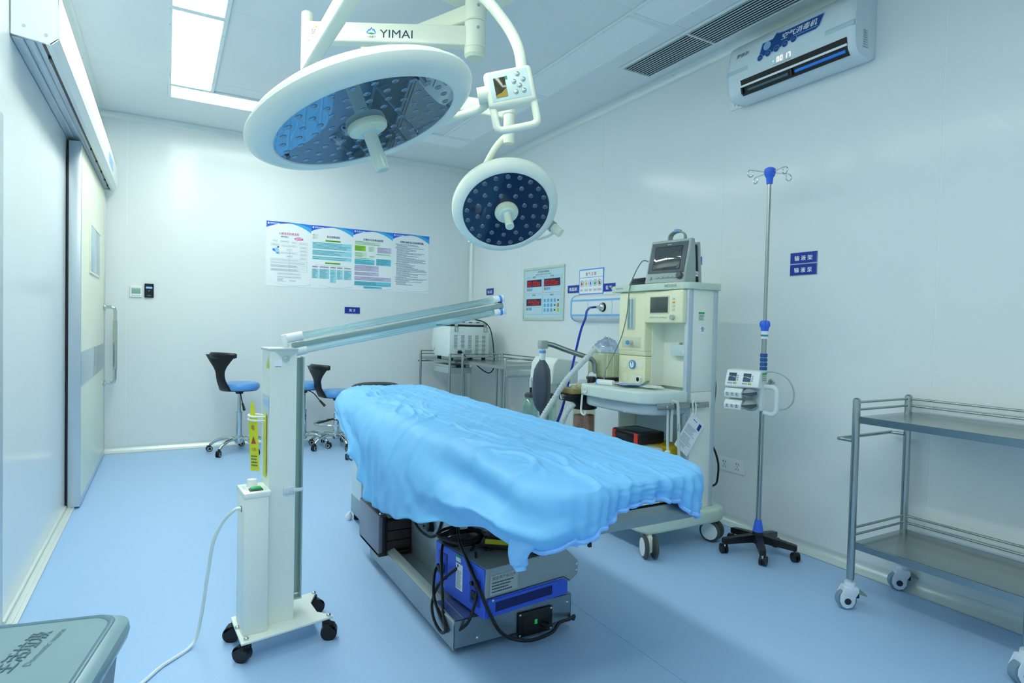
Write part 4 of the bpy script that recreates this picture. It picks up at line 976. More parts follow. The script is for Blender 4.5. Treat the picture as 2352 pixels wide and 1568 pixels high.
cab = [
 ([(1.02, 2.30, .335), (.955, 2.20, .31), (.925, 2.13, .24), (.918, 2.10, .17), (.905, 2.06, .115), (.898, 2.02, .08), (.895, 2.055, .055), (.893, 2.12, .075), (.897, 2.15, .13), (.93, 2.15, .20), (1.0, 2.10, .28), (1.06, 2.12, .335)], 'black cable looping down over the left lip of the table base', .0058),
 ([(.955, 2.235, .235), (.925, 2.20, .215), (.902, 2.15, .16), (.90, 2.09, .11), (.905, 2.02, .085), (.925, 1.975, .09), (.96, 1.945, .14), (1.0, 1.97, .24), (1.03, 2.05, .335)], 'black cable hanging from the left connector in a loop', .0058),
 ([(1.03, 2.22, .52), (1.0, 2.15, .38), (.985, 2.02, .31), (.99, 1.93, .24), (1.02, 1.905, .16), (1.06, 1.90, .09), (1.12, 1.905, .045), (1.20, 1.905, .022), (1.29, 1.905, .03), (1.34, 1.925, .048), (1.40, 1.945, .040), (1.43, 1.955, .042), (1.42, 1.95, .03)], 'long black cable falling across the front of the table base', .0068),
 ([(1.03, 2.62, .43), (1.0, 2.66, .33), (1.005, 2.60, .27), (1.02, 2.50, .255), (1.025, 2.42, .29), (1.03, 2.38, .36)], 'black cable loop in front of the table column', .0058)]
for pth, lab, r in cab: tag(MB().tube(pth, r, 9, res=7).build('power_cable', CABLE, L=pth[0]), lab, 'cable', 'black cables under the table')
pl = MB(); PLF = frame((1.015, 2.50, .30), (.1, .95, -.25), (.3, .25, 1)); pl.M = PLF
pl.lathe([(.008, .06), (.014, .045), (.02, .03), (.022, 0), (.016, -.004), (0, -.004)], n=20)
o = thing('power_plug', 'black three-pin plug hanging by the table column', 'plug', (1.015, 2.5, .28)); pl.build('body', BLACK, o)
for a in (0, 2.1, 4.2): MB(PLF).box(-.0015, .0015, -.004, .004, -.02, -.003, M=MX.Rotation(a, 4, 'Z') @ MX.Translation(V((.010, 0, 0)))).build('pin', CHROME, o)
# ---------------------------------------------------------------- ultraviolet lamp trolley
UVW = mat('uv_enamel', '#eef3e9', .32, var=.015, vscale=5)
T = thing('uv_lamp_trolley', 'white wheeled ultraviolet lamp stand with twin tubes swung out over the table', 'uv lamp', (.38, 2.36, 0))
A = math.radians(4); F = rz(A, (.385, 2.37, 0))
def uvcaster(x, y, yaw, lab=None):
    c = F @ V((x, y, 0)); M = rz(yaw, c)
    m = MB(M); m.cyl((.012, -.016, .030), (.012, .016, .030), .030, n=28); w_ = m.build('wheel', BLACK, T)
    m = MB(M); m.lathe([(.0, .052), (.014, .052), (.014, .078), (0, .078)], (0, 0, 0), n=16); m.prism([(-.010, -.022, .045), (.03, -.022, .055), (.036, -.022, .040), (.04, -.022, .034), (.012, -.022, .064), (-.006, -.022, .066)], (0, .044, 0), .003); m.build('fork', RUBBER, w_)
for (x, y, yw) in ((-.145, -.085, 2.4), (.14, -.075, -.3), (-.15, .085, 2.8), (.155, .145, .3)): uvcaster(x, y, yw)
m = MB(F); m.prism([(-.165, -.125, .078), (.165, -.085, .078), (.166, -.07, .078), (.12, -.02, .078), (.12, .07, .078), (.166, .15, .078), (.166, .165, .078), (-.04, .13, .078), (-.165, .10, .078)], (0, 0, .008), .0015, 1); m.build('base_plate', UVW, T)
b_ = MB(F).sphere((-.145, -.10, .09), .009, (1, 1, .7)).build('bolt', CHROME, T); copies(b_, [F.to_3x3() @ V(d) for d in ((.295, .025, 0), (.30, .245, 0), (-.012, .10, 0))])
# control cabinet
cb_ = MB(F).box(-.152, -.070, -.075, .062, .086, .575, .003).build('ballast_box', UVW, T)
MB(F).box(-.154, -.062, -.078, .066, .573, .592, .003).build('lid', UVW, cb_)
MB(F).box(-.13, -.085, -.055, -.022, .591, .597, .002).build('switch_frame', DGREY, cb_); MB(F).box(-.126, -.089, -.051, -.026, .595, .603, .003).build('rocker_switch', mat('rocker_green', '#1d9a55', .3, emit=.25, ecol='#20b060'), cb_)
MB(F).lathe([(0, .62), (.016, .618), (.018, .607), (.02, .592), (0, .592)], (-.11, .02, 0), n=24).build('timer_knob', WPLAST, cb_)
p = Print(F @ frame((0, 0, .5925), (1, 0, 0), (0, 1, 0))); p.lines(-.145, -.13, .03, -.02, 4, .004, INKS['pale'], .2, .01); p.lines(-.08, -.066, .0, -.06, 4, .004, INKS['pale'], .2, .01); p.build('printing', cb_)
MB(F).box(-.1535, -.150, -.03, -.012, .515, .535, .002).build('cord_inlet', BLACK, cb_)
# column: U channel with a recess on the right for the folded lamp
CL = MB(F); CL.box(-.062, .032, -.030, -.026, .086, 1.092, .001, 1); CL.box(-.062, -.058, -.026, .105, .086, 1.092, .001, 1); CL.box(-.058, .028, .101, .105, .086, 1.092, .001, 1); CL.box(.026, .032, -.026, .105, .1, 1.092, .001, 1)
cl_ = CL.build('column', UVW, T)
CL = MB(F); CL.box(.032, .072, .066, .070, .14, 1.06, .001, 1); CL.box(.070, .076, .030, .070, .135, 1.065, .0015, 1); CL.box(.032, .076, .03, .070, .130, .136); CL.build('lamp_recess', mat('recess_alu', '#b3c9c2', .3, metal=.2), cl_)
CL = MB(F); CL.box(-.068, .036, -.033, .108, 1.090, 1.100, .002); CL.prism([(-.048, -.0325, 1.092), (.034, -.0325, 1.092), (.034, -.0325, 1.085), (.006, -.0325, 1.067), (.004, -.0325, 1.055), (-.008, -.0325, 1.050), (-.02, -.0325, 1.055), (-.022, -.0325, 1.067)], (0, .003, 0)); CL.build('top_bracket', mat('bracket_grey', '#c6d2d2', .35, metal=.3), T)
MB(F).lathe([(0, .012), (.008, .010), (.012, .002), (.012, 0), (0, 0)], (-.008, -.0325, 1.064), (0, -1, 0), n=18).build('pivot_bolt', CHROME, T)
m = MB(F); m.box(-.012, .032, -.036, -.030, .560, .585, .002); m.box(.022, .06, -.040, -.032, .566, .580, .003); m.box(-.004, .010, -.038, -.035, .564, .581, .001); m.build('latch', mat('latch_grey', '#dfe6e6', .3, metal=.3), T)
p = Print(F @ frame((0, -.0302, 0), (1, 0, 0), (0, 0, 1)))
p.rect(-.048, -.022, 1.030, 1.058, PRINTW)
p.lines(-.046, -.024, 1.034, 1.032, 1, .0016, PRINTK, .0, .02, lift=.001)
p.build('sticker', cl_)
LFc = F @ frame((-.0622, 0, 0), (0, -1, 0), (0, 0, 1)); p = Print(LFc)
p.poly([(-.03, 1.025), (.018, 1.025), (-.006, 1.07)], mat('warn_yellow', '#d2d41e', .4)); p.build('warning_sticker', cl_); p = Print(LFc); p.rect(-.09, .02, .845, .925, mat('plate_pale', '#c4dbe8', .4)); p.rect(-.09, .02, .885, .905, INKS['pale'], .001); p.build('name_plate', cl_)
# cable hooks with yellow tags
for zz in (.845, .838):
    pass
hk = MB(F); hk.tube([(-.062, .03, .842), (-.105, .025, .846), (-.118, .045, .848), (-.112, .075, .848), (-.085, .085, .846), (-.062, .08, .842)], .004, 8, res=4); hk.build('cable_hook', WPLAST, T)
hk = MB(F); hk.tube([(-.062, .03, .828), (-.105, .025, .832), (-.118, .045, .834), (-.112, .075, .834), (-.085, .085, .832), (-.062, .08, .828)], .004, 8, res=4); hk.build('cable_hook', WPLAST, T)
YT = mat('tag_yellow', '#dfe21f', .4, var=.02)
tg = MB(F @ MX.Translation(V((-.098, .03, .645))) @ MX.Rotation(math.radians(-66), 4, 'Z') @ MX.Rotation(math.radians(-5), 4, 'Y')); tg.box(-.026, .026, -.0008, .0008, 0, .195, .0006, 1); tg.prism([(-.018, -.0008, .195), (.018, -.0008, .195), (.006, -.0008, .255), (-.006, -.0008, .255)], (0, .0016, 0))
to = tg.build('warning_tag', YT, L=F @ V((-.098, .03, .645))); tag(to, 'yellow warning tag hanging on the side of the lamp stand', 'tag')
MTG = F @ MX.Translation(V((-.098, .03, .645))) @ MX.Rotation(math.radians(-66), 4, 'Z') @ MX.Rotation(math.radians(-5), 4, 'Y') @ frame((0, -.0012, 0), (1, 0, 0), (0, 0, 1))
p = Print(MTG); p.poly([(-.014, .10), (.014, .10), (0, .128)], INKS['red']); p.text('电', 0, .16, .02, INKS['red']); p.text('注意', 0, .08, .012, INKS['red']); p.lines(-.018, .018, .06, .015, 4, .004, INK, .2, .01); p.build('printing', to)
t2 = MB(F @ MX.Translation(V((-.0655, .03, .62))) @ MX.Rotation(math.radians(88), 4, 'Z')); t2.box(-.024, .024, -.0008, .0008, 0, .235, .0006, 1)
tag(t2.build('warning_tag', YT, L=F @ V((-.066, .03, .62))), 'second yellow tag pressed against the lamp stand column', 'tag')
# swung-out lamp: bar, two quartz tubes, end fittings
LA = V((.385, 2.425, 1.098)); LB = V((1.325, 2.42, 1.291)); dl = (LB-LA).normalized(); FL = frame(LA, dl, (0, 0, 1)); LL = (LB-LA).length
bar = MB(FL).box(.03, LL, -.008, .012, -.012, .012, .002).build('reflector_bar', mat('bar_green', '#9fb6ae', .25, metal=.6), T)
for (v, s0, s1, nm) in ((.033, .015, LL+.005, 0), (-.022, .02, LL-.002, 1)):
    MB(FL).cyl((s0+.03, v, .0), (s1-.02, v, .0), .0145, n=24, caps=False).build('quartz_tube', thin('quartz', '#f4fcfc', .75, .06), bar)
    MB(FL).cyl((s0+.05, v, .0), (s1-.04, v, .0), .0062, n=12).build('lamp_core', thin('core_glass', '#eef8f8', .5, .05), bar)
    MB(FL).cyl((s0, v, 0), (s0+.06, v, 0), .0175, n=24).build('end_socket', WPLAST, bar); MB(FL).cyl((s1-.05, v, 0), (s1, v, 0), .0175, n=24).build('end_socket', WPLAST, bar)
    MB(FL).cyl((s1-.022, v, 0), (s1-.010, v, 0), .018, n=24).build('blue_band', mat('band_blue', '#4d97f0', .4), bar)
MB(FL).box(.0, .018, -.008, .050, -.014, .014, .004).build('end_bracket', WPLAST, T); MB(FL).box(LL-.006, LL+.012, -.04, .050, -.012, .012, .004).build('end_bracket', WPLAST, T)
for v in (.020, -.012): MB(FL).box(LL-.028, LL-.008, v-.003, v+.003, -.014, .014).build('clip', BLACK, bar)
cd = MB(); q0 = F @ V((-.152, -.021, .525))
cd.tube([q0, q0+V((-.02, -.005, .002)), (.18, 2.37, .48), (.15, 2.40, .40), (.135, 2.43, .28), (.12, 2.46, .14), (.10, 2.47, .03), (.07, 2.44, .007), (.03, 2.40, .0065), (-.01, 2.36, .0065), (-.05, 2.30, .0065), (-.10, 2.22, .0065), (-.15, 2.10, .0065), (-.18, 1.98, .0065)], .0062, 10, res=6)
cd.build('power_cord', mat('cord_white', '#e4edec', .4), T, label='white cord trailing across the floor')

# ---------------------------------------------------------------- stools
def stool(x, y, seat_z, yaw, label, base_yaw, back=True, foot_ring=False, back_h=.30, seat=True, R=.165, tail=.0):
    t = thing('stool', label, 'stool', (x, y, 0), 'wheeled surgeon stools')
    M0 = rz(base_yaw, (x, y, 0)); M = rz(yaw, (x, y, 0))
    m = MB(M0); m.lathe([(.0, .15), (.034, .15), (.038, .12), (.036, .09), (.024, .075), (0, .075)], n=24); m.build('base_hub', CHROME, t)
    for i in range(5):
        a = 2*PI*i/5; d = V((math.cos(a), math.sin(a), 0))
        m = MB(M0); m.tube([d*.025+V((0, 0, .115)), d*.10+V((0, 0, .128)), d*.17+V((0, 0, .112)), d*.225+V((0, 0, .085)), d*.25+V((0, 0, .062))], [.017, .013], 12, res=4); leg = m.build('leg', CHROME, t)
        ya = a+1.1*math.sin(i*2.3); c = M0 @ (d*.25); Mc = rz(ya+base_yaw, c)
        m = MB(Mc); 
        for s_ in (-1, 1): m.cyl((.012, s_*.010-.007, .026), (.012, s_*.010+.007, .026), .026, n=22)
        wh = m.build('caster', RUBBER, leg)
        m = MB(Mc); m.lathe([(0, .056), (.012, .056), (.012, .072), (0, .072)], n=12); m.prism([(-.01, -.019, .04), (.006, -.019, .058), (.028, -.019, .054), (.034, -.019, .04)], (0, .038, 0), .003); m.build('caster_hood', BLACK, leg)
        m = MB(Mc)
        for s_ in (-1, 1): m.cyl((.012, s_*.0172, .026), (.012, s_*.0178, .026), .019, n=20)
        m.build('caster_ring', mat('caster_white', '#c9d2cf', .4), leg)
        m = MB(Mc)
        for s_ in (-1, 1): m.cyl((.012, s_*.0176, .026), (.012, s_*.0184, .026), .013, n=18)
        m.build('caster_cap', BLACK, leg)
    zc = .15+(seat_z-.25)*.55
    MB(M0).lathe([(.0, .13), (.027, .13), (.027, zc), (.029, zc), (.029, zc+.01), (0, zc+.01)], n=22).build('gas_sleeve', CHROME, t)
    MB(M0).cyl((0, 0, zc), (0, 0, seat_z-.075), .017, n=18).build('gas_piston', CHROME, t)
    m = MB(M); m.lathe([(0, -.095), (.03, -.095), (.036, -.078), (.10, -.068), (R*.90, -.062), (R*.95, -.05), (0, -.05)], (0, 0, seat_z), n=36); pan = m.build('seat_pan', BLACK, t)
    MB(M).lathe([(0, -.055), (R*.93, -.055), (R*.985, -.045), (R*1.0, -.028), (R*.985, -.010), (R*.92, .004), (R*.7, .010), (0, .012)], (0, 0, seat_z), n=44).build('seat', SEATBLUE if seat else BLACK, t)
    m = MB(M); m.tube([(-.03, -.03, seat_z-.07), (-.06, -.08, seat_z-.10), (-.085, -.125, seat_z-.16), (-.092, -.14, seat_z-.175)], .005, 8, res=4); lv = m.build('lever', BLACK, t)
    m = MB(M); m.tube([(-.088, -.13, seat_z-.165), (-.10, -.155, seat_z-.195), (-.112, -.175, seat_z-.218)], [.009, .013], 10, res=3); m.build('lever_grip', BLACK, lv)
    if back:
        # padded post rising from under the seat and flaring into a curved back pad (local -X is behind the sitter)
        rows = []; H = back_h
        for k in range(15):
            f = k/14; zz = seat_z-.055+(H+.055)*f; wdt = .064-.020*math.sin(min(1, f*1.25)*PI)+max(0, f-.5)**1.6*.36
            bx_ = -(R-.02) - .055*math.sin(min(1, f*2.2)*PI/2) - .018*f; th = .020-.004*f
            row = []
            for j in range(16):
                a = 2*PI*j/16; u = math.cos(a); v = math.sin(a)
                sq = lambda w__: math.copysign(abs(w__)**.6, w__)
                yy_ = sq(u)*wdt; row.append(V((bx_+sq(v)*th + (yy_*yy_)*1.2*max(0, f-.6), yy_, zz)))
            rows.append(row)
        m = MB(M); m.grid(rows, closed=True); m.faces(rows[0], [tuple(range(16))]); m.faces(rows[-1], [tuple(range(16))])
        bk = m.build('back_post', BLACK, t, angle=60)
        pad = []
        for k in range(25):
            f = k/24*2-1; a = f*1.0; r_ = .175
            pad.append(V((-(R+.075)+r_*(1-math.cos(a))*.9, r_*math.sin(a)*1.0, seat_z+H-.005)))
        rows = []
        for k, c in enumerate(pad):
            f = abs(k/24*2-1); hh = .030*(1-.25*f*f)*(1 if f < .97 else .75); tt = .019*(1 if f < .97 else .7); nrm = V((c.x+(R+.075)-.175*.9, c.y, 0)); nrm = V((math.cos((k/24*2-1)), -math.sin((k/24*2-1)), 0))
            row = []
            for j in range(12):
                a = 2*PI*j/12; row.append(c+nrm*(tt*math.cos(a))+V((0, 0, hh*math.sin(a))))
            rows.append(row)
        m = MB(M); m.grid(rows, closed=True); m.faces(rows[0], [tuple(range(12))]); m.faces(rows[-1], [tuple(range(12))]); m.build('back_pad', BLACK, t, angle=60)
    if foot_ring:
        m = MB(M0); pts = [V((.205*math.cos(2*PI*i/32), .205*math.sin(2*PI*i/32), .235)) for i in range(32)]; m.tube(pts, .010, 10, closed=True); fr2 = m.build('foot_ring', CHROME, t)
        for i in range(3):
            a = 2*PI*i/3+.4; MB(M0).tube([(.03*math.cos(a), .03*math.sin(a), .27), (.12*math.cos(a), .12*math.sin(a), .25), (.2*math.cos(a), .2*math.sin(a), .236)], .009, 8, res=3).build('ring_spoke', BLACK, fr2)
    return t
stool(.575, 6.0, .625, math.radians(38), 'blue stool with black T-shaped backrest standing left of the lamp stand', math.radians(-62), R=.172, back_h=.265)
stool(1.14, 6.0, .615, math.radians(90), 'blue stool half hidden behind the white lamp stand', math.radians(-40), back=False, R=.165)
stool(1.42, 5.88, .545, math.radians(20), 'lowest blue stool with chrome foot ring beside the blue drape', math.radians(-80), foot_ring=True, R=.165, back_h=.235)
# black saddle stool behind the head end of the table
t = thing('saddle_stool', 'stool with black contoured seat peeking out behind the drape', 'stool', (1.60, 5.2, 0))
rows = []
for k in range(13):
    f = k/12*2-1; row = []
    for j in range(20):
        a = 2*PI*j/20; w_ = .12*math.sqrt(max(.02, 1-f*f)); row.append(V((1.60+f*.215, 5.2+w_*math.cos(a), .648+.022*math.sin(a)*math.sqrt(max(.05, 1-f**4))+.012*(1-f*f))))
    rows.append(row)
m = MB(); m.grid(rows, closed=True); m.faces(rows[0], [tuple(range(20))]); m.faces(rows[-1], [tuple(range(20))]); m.build('seat', mat('black_foam', '#23292a', .5, var=.05), t, angle=60)
for i in range(3): MB().sphere((1.55+.045*i, 5.11, .665), .02, (1, 1, .35)).build('button', BLACK, t)
MB().cyl((1.60, 5.2, .12), (1.60, 5.2, .635), .018).build('gas_piston', CHROME, t)
for i in range(5):
    a = 2*PI*i/5+.3; d = V((math.cos(a), math.sin(a), 0)); c = V((1.60, 5.2, 0))
    lg = MB().tube([c+d*.02+V((0, 0, .12)), c+d*.13+V((0, 0, .115)), c+d*.24+V((0, 0, .062))], .014, 10, res=4).build('leg', CHROME, t); cw = c+d*.24
    MB().cyl(cw+V((-.012, 0, .026)), cw+V((.012, 0, .026)), .026).build('caster', RUBBER, lg)

# ---------------------------------------------------------------- waste bin at the lower left
BN = mat('bin_grey', '#7f9ea8', .22, spec=.5, var=.03, vscale=4)
t = thing('waste_bin', 'grey lidded waste bin cropped by the lower left corner', 'bin', (-.285, 1.53, 0))
F = rz(math.radians(-11), (-.285, 1.53, 0))
m = MB(F); n = 10
def rr(w, d, r, z): 
    P_ = []
    for (cx, cy, a0) in ((w-r, d-r, 0), (-w+r, d-r, PI/2), (-w+r, -d+r, PI), (w-r, -d+r, 1.5*PI)):
        for i in range(7): P_.append(V((cx+r*math.cos(a0+PI/2*i/6), cy+r*math.sin(a0+PI/2*i/6), z)))
    return P_
rows = [rr(.13, .145, .03, 0), rr(.165, .185, .035, .44), rr(.17, .19, .035, .455)]
m.grid(rows, closed=True); m.faces(rows[0], [tuple(range(28))]); m.build('body', mat('bin_body', '#3f5a66', .3), t)
m = MB(F); rows = [rr(.182, .205, .045, .452), rr(.186, .209, .048, .47), rr(.183, .206, .046, .488), rr(.165, .19, .045, .499), rr(.155, .18, .045, .500)]
m.grid(rows, closed=True); m.faces(rows[0], [tuple(range(28))]); m.faces(rows[-1], [tuple(range(28))]); lid = m.build('lid', BN, t, angle=40)
m = MB(F); rows = [rr(.160, .19, .045, .4993), rr(.158, .188, .045, .5012), rr(.150, .178, .045, .5018), rr(.148, .176, .045, .5002)]
m.grid(rows, closed=True); m.build('lid_groove', mat('bin_dark', '#557a8c', .25), lid, angle=60)
p = Print(F @ MX.Translation(V((0, 0, .501)))); BI = mat('bin_ink', '#4c7280', .4)
p.text('生活垃圾', .018, .05, .040, BI, .165, rot=math.radians(84), bold=.01); p.text('Domestic waste', .056, .06, .013, BI, .15, rot=math.radians(84)); p.build('lettering', lid)
# ---------------------------------------------------------------- steel carts
def white_caster(M, parent):
    m = MB(M); m.lathe([(0, .118), (.022, .118), (.024, .105), (.024, .098), (0, .098)], n=24); m.prism([(-.028, -.026, .10), (.030, -.026, .10), (.032, -.026, .075), (.03, -.026, .06), (-.02, -.026, .06), (-.03, -.026, .08)], (0, .052, 0), .005); hs_ = m.build('caster', mat('caster_body', '#dfe8f2', .35), parent)
    for s_ in (-1, 1):
        m = MB(M); m.prism([(-.030+.012, s_*.024, .095)] + [(.014+.040*math.cos(a), s_*.024, .042+.040*math.sin(a)) for a in [math.radians(q) for q in range(150, -215, -25)][::-1]][:0] + [(.030, s_*.024, .095), (.046, s_*.024, .06), (.047, s_*.024, .035), (.036, s_*.024, .014), (.018, s_*.024, .006), (-.002, s_*.024, .012), (-.014, s_*.024, .03), (-.016, s_*.024, .06)], (0, -s_*.006, 0), .002); m.build('caster_cheek', mat('caster_body', '#dfe8f2', .35), hs_)
        MB(M).cyl((.016, s_*.0235, .038), (.016, s_*.0255, .038), .014, n=20).build('axle_cap', mat('cap_black', '#1c2b3a', .4), hs_)
        MB(M).cyl((.014, s_*.0235, .075), (.014, s_*.0252, .075), .006, n=14).build('rivet', mat('cap_black', '#1c2b3a', .4), hs_)
    MB(M).cyl((.016, -.016, .040), (.016, .016, .040), .040, n=32).build('wheel', mat('tyre_grey', '#7c98ac', .4), hs_)
    m = MB(M); m.prism([(-.022, -.02, .09), (-.055, -.02, .075), (-.066, -.02, .066), (-.062, -.02, .062), (-.03, -.02, .072), (-.02, -.02, .078)], (0, .04, 0), .003); m.build('brake_pedal', mat('pedal_green', '#7f9a90', .4), hs_)
    m = MB(M); m.box(-.035, -.015, -.014, .014, .05, .07, .003); m.build('brake_stop', BLACK, hs_)
def cart(label, x0, x1, y0, y1, ztop, sh1, sh2, rails, handle, yaws, low_rail=True, r=.0125, group='steel instrument carts', lip=.028):
    """posts at four corners; rails = set of sides with guard rails ('x0','x1','y0','y1')"""
    t = thing('steel_cart', label, 'cart', ((x0+x1)/2, (y0+y1)/2, 0), group)
    cs = [(x0, y0), (x1, y0), (x1, y1), (x0, y1)]
    for k, (x, y) in enumerate(cs):
        m = MB(); m.lathe([(0, ztop), (r*.55, ztop-.001), (r*.95, ztop-.007), (r, ztop-.012), (r, .13), (0, .13)], (x, y, 0), n=20); po = m.build('post', STEEL, t)
        if yaws:
            MB().cyl((x, y, .112), (x, y, .132), .009, n=14).build('stem', CHROME, po); white_caster(rz(yaws[k], (x, y, 0)), t)
    for zs in (sh1, sh2):
        m = MB(); i = r*.8
        m.box(x0+i, x1-i, y0+i*.2, y1-i*.2, zs-.002, zs, 0)
        m.box(x0+i*.2, x0+i*.2+.002, y0+r, y1-r, zs-lip, zs, .0006, 1); m.box(x1-i*.2-.002, x1-i*.2, y0+r, y1-r, zs-lip, zs, .0006, 1); m.box(x0+r, x1-r, y0+i*.2, y0+i*.2+.002, zs-lip, zs, .0006, 1); m.box(x0+r, x1-r, y1-i*.2-.002, y1-i*.2, zs-lip, zs, .0006, 1)
        m.build('shelf', mat('shelf_steel', '#a9b3b1', .24, metal=1.0, var=.04, vscale=14, stretch=(1, 18, 1), rvar=.06), t)
        if zs == sh2 and not low_rail: continue
        for s_ in rails:
            for dz in (.030, .062):
                zz = zs+dz
                a, b = {'x0': ((x0, y0, zz), (x0, y1, zz)), 'x1': ((x1, y0, zz), (x1, y1, zz)), 'y0': ((x0, y0, zz), (x1, y0, zz)), 'y1': ((x0, y1, zz), (x1, y1, zz))}[s_]
                MB().cyl(a, b, .0055, n=12).build('guard_rail', STEEL, t)
    if handle:
        s_, zz, ext = handle; yv = y1 if s_ == 'y1' else y0; sg = 1 if s_ == 'y1' else -1
        MB().tube([(x0, yv, zz), (x0, yv+sg*(ext-.02), zz), (x0+.008, yv+sg*(ext-.005), zz), (x0+.03, yv+sg*ext, zz), (x1-.03, yv+sg*ext, zz), (x1-.008, yv+sg*(ext-.005), zz), (x1, yv+sg*(ext-.02), zz), (x1, yv, zz)], .008, 12, res=3).build('push_handle', STEEL, t)
    return t
cart('steel trolley standing empty at the right picture edge', 2.605, 3.018, .905, 1.535, .924, .842, .292, ('x1', 'y0', 'y1'), ('y1', .735, .075), (2.6, 2.0, 2.4, 2.5), r=.0155)
cart('far steel cart in the corner carrying the white centrifuge', 2.405, 2.93, 5.44, 6.225, .925, .85, .26, ('y1', 'x1', 'y0'), ('y1', .80, .05), (3.14, 3.14, 2.9, 2.9))
cart('steel cart in front of the far corner cart with empty top', 2.504, 2.945, 4.50, 5.36, .925, .855, .26, ('x1', 'y0', 'y1'), ('y0', .775, .05), (3.0, 3.14, 3.14, 3.14))

# white bench device on the far cart
t = thing('centrifuge', 'white bench centrifuge with slotted back panel on the far cart', 'centrifuge', (2.63, 5.75, .85))
CW = mat('device_white', '#dce8e6', .35, var=.012, vscale=6)
x0, x1, y0, y1, zb, zt = 2.425, 2.862, 5.50, 5.98, .882, 1.185
m = MB(); m.prism([(x0, y0, zb), (x0, y1-.10, zb), (x0, y1, zb+.11), (x0, y1-.05, zt-.02), (x0, y1-.06, zt), (x0, y0, zt)], (x1-x0, 0, 0), .004); body = m.build('body', CW, t)
m = MB(); m.prism([(x0+.01, y0+.02, zt+.018), (x0+.01, y1-.08, zt+.018), (x0+.01, y1-.10, zt+.075), (x0+.01, y0+.06, zt+.075), (x0+.01, y0+.02, zt+.05)], (x1-x0-.02, 0, 0), .006); lid = m.build('lid', CW, t)
MB().box(x0+.015, x1-.02, y0+.012, y1-.09, zt-.002, zt+.018).build('seal_gap', BLACK, t)
for i in range(3): MB().box(x0+.135+.08*i, x0+.17+.08*i, y0+.016, y0+.022, zt+.040, zt+.047).build('lid_slot', BLACK, lid)
for xx in (x0+.045, x0+.37): 
    hg = MB().box(xx, xx+.042, y0-.010, y0-.001, zt-.05, zt-.002, .002).build('hinge', mat('hinge_metal', '#b9c8bd', .3, metal=.8), t); MB().cyl((xx+.021, y0-.012, zt-.045), (xx+.021, y0-.012, zt-.012), .007).build('hinge_pin', CHROME, hg)
    MB().box(xx+.006, xx+.036, y0-.008, y0+.024, zt+.0, zt+.045, .002).build('hinge_leaf', mat('hinge_metal', '#b9c8bd', .3, metal=.8), hg)
SLOT = mat('slot_grey', '#4a5a58', .5); first = None
for cI in range(5):
    for r_ in range(15 if cI > 2 else 10):
        px_, pz_ = x0+.045+.078*cI, zt-.095-.0135*r_
        if first is None: first = MB().box(px_, px_+.038, y0-.0008, y0+.004, pz_, pz_+.005).build('vent_slot', SLOT, body); base_ = V((px_, 0, pz_))
        else: cc = first.copy(); COL.objects.link(cc); cc.location = first.location+V((px_-base_.x, 0, pz_-base_.z))
MB().box(x0+.085, x0+.128, y0-.018, y0, zb+.030, zb+.065, .006).build('power_plug', BLACK, t)
p = Print(frame((x0+.205, y0-.0008, zb+.05), (1, 0, 0), (0, 0, 1))); p.rect(-.042, .042, -.022, .025, mat('plate_metal', '#c3d2d4', .4)); p.lines(-.038, .038, .022, -.018, 6, .003, INK, .1, .01, 3, .001); p.build('rating_plate', t)
p = Print(frame((x0-.0008, y1-.09, zb+.065), (0, -1, 0), (0, 0, 1))); p.rect(-.014, .014, -.022, .022, PRINTW); p.rect(-.006, .008, -.018, .016, BLACK, .001); p.rect(-.004, .004, -.004, .006, INKS['red'], .0014); p.build('rocker_switch', t)
ft = MB().lathe([(0, 0), (.024, 0), (.02, -.031), (0, -.031)], (x0+.04, y0+.05, zb), n=16).build('rubber_foot', RUBBER, t); copies(ft, [(.36, 0, 0), (0, .30, 0), (.36, .30, 0)])
sc_ = MB().sphere((x0+.012, y0-.001, zt-.055), .004, (1, .5, 1), 8, 5).build('screw', CHROME, t); copies(sc_, [(.115, 0, 0), (.30, 0, 0), (.415, 0, 0), (0, 0, -.13), (.415, 0, -.13)])
tag(MB().tube([(2.55, 5.482, .93), (2.57, 5.46, .90), (2.60, 5.44, .868), (2.64, 5.41, .84), (2.68, 5.36, .79), (2.74, 5.32, .74), (2.80, 5.33, .735), (2.85, 5.36, .78), (2.87, 5.39, .84), (2.875, 5.42, .95), (2.868, 5.43, 1.05), (2.85, 5.46, 1.17), (2.80, 5.50, 1.235), (2.72, 5.56, 1.262)], .0055, 9, res=6).build('mains_lead', CABLE, L=(2.6, 5.44, .85)), 'black mains lead looping behind the two far carts', 'cable')
t = thing('drawer_box', 'grey steel box hanging under the top shelf of the far cart', 'box', (2.53, 5.7, .72))
MB().box(2.425, 2.67, 5.50, 5.90, .715, .775, .003).build('tray', mat('box_grey', '#b5c4c6', .35, metal=.4), t); MB().box(2.43, 2.66, 5.52, 5.90, .775, .80, .003).build('lid', mat('box_grey', '', 0), t)
MB().box(2.50, 2.60, 5.49, 5.5, .775, .80, .003).build('latch', BLACK, t)

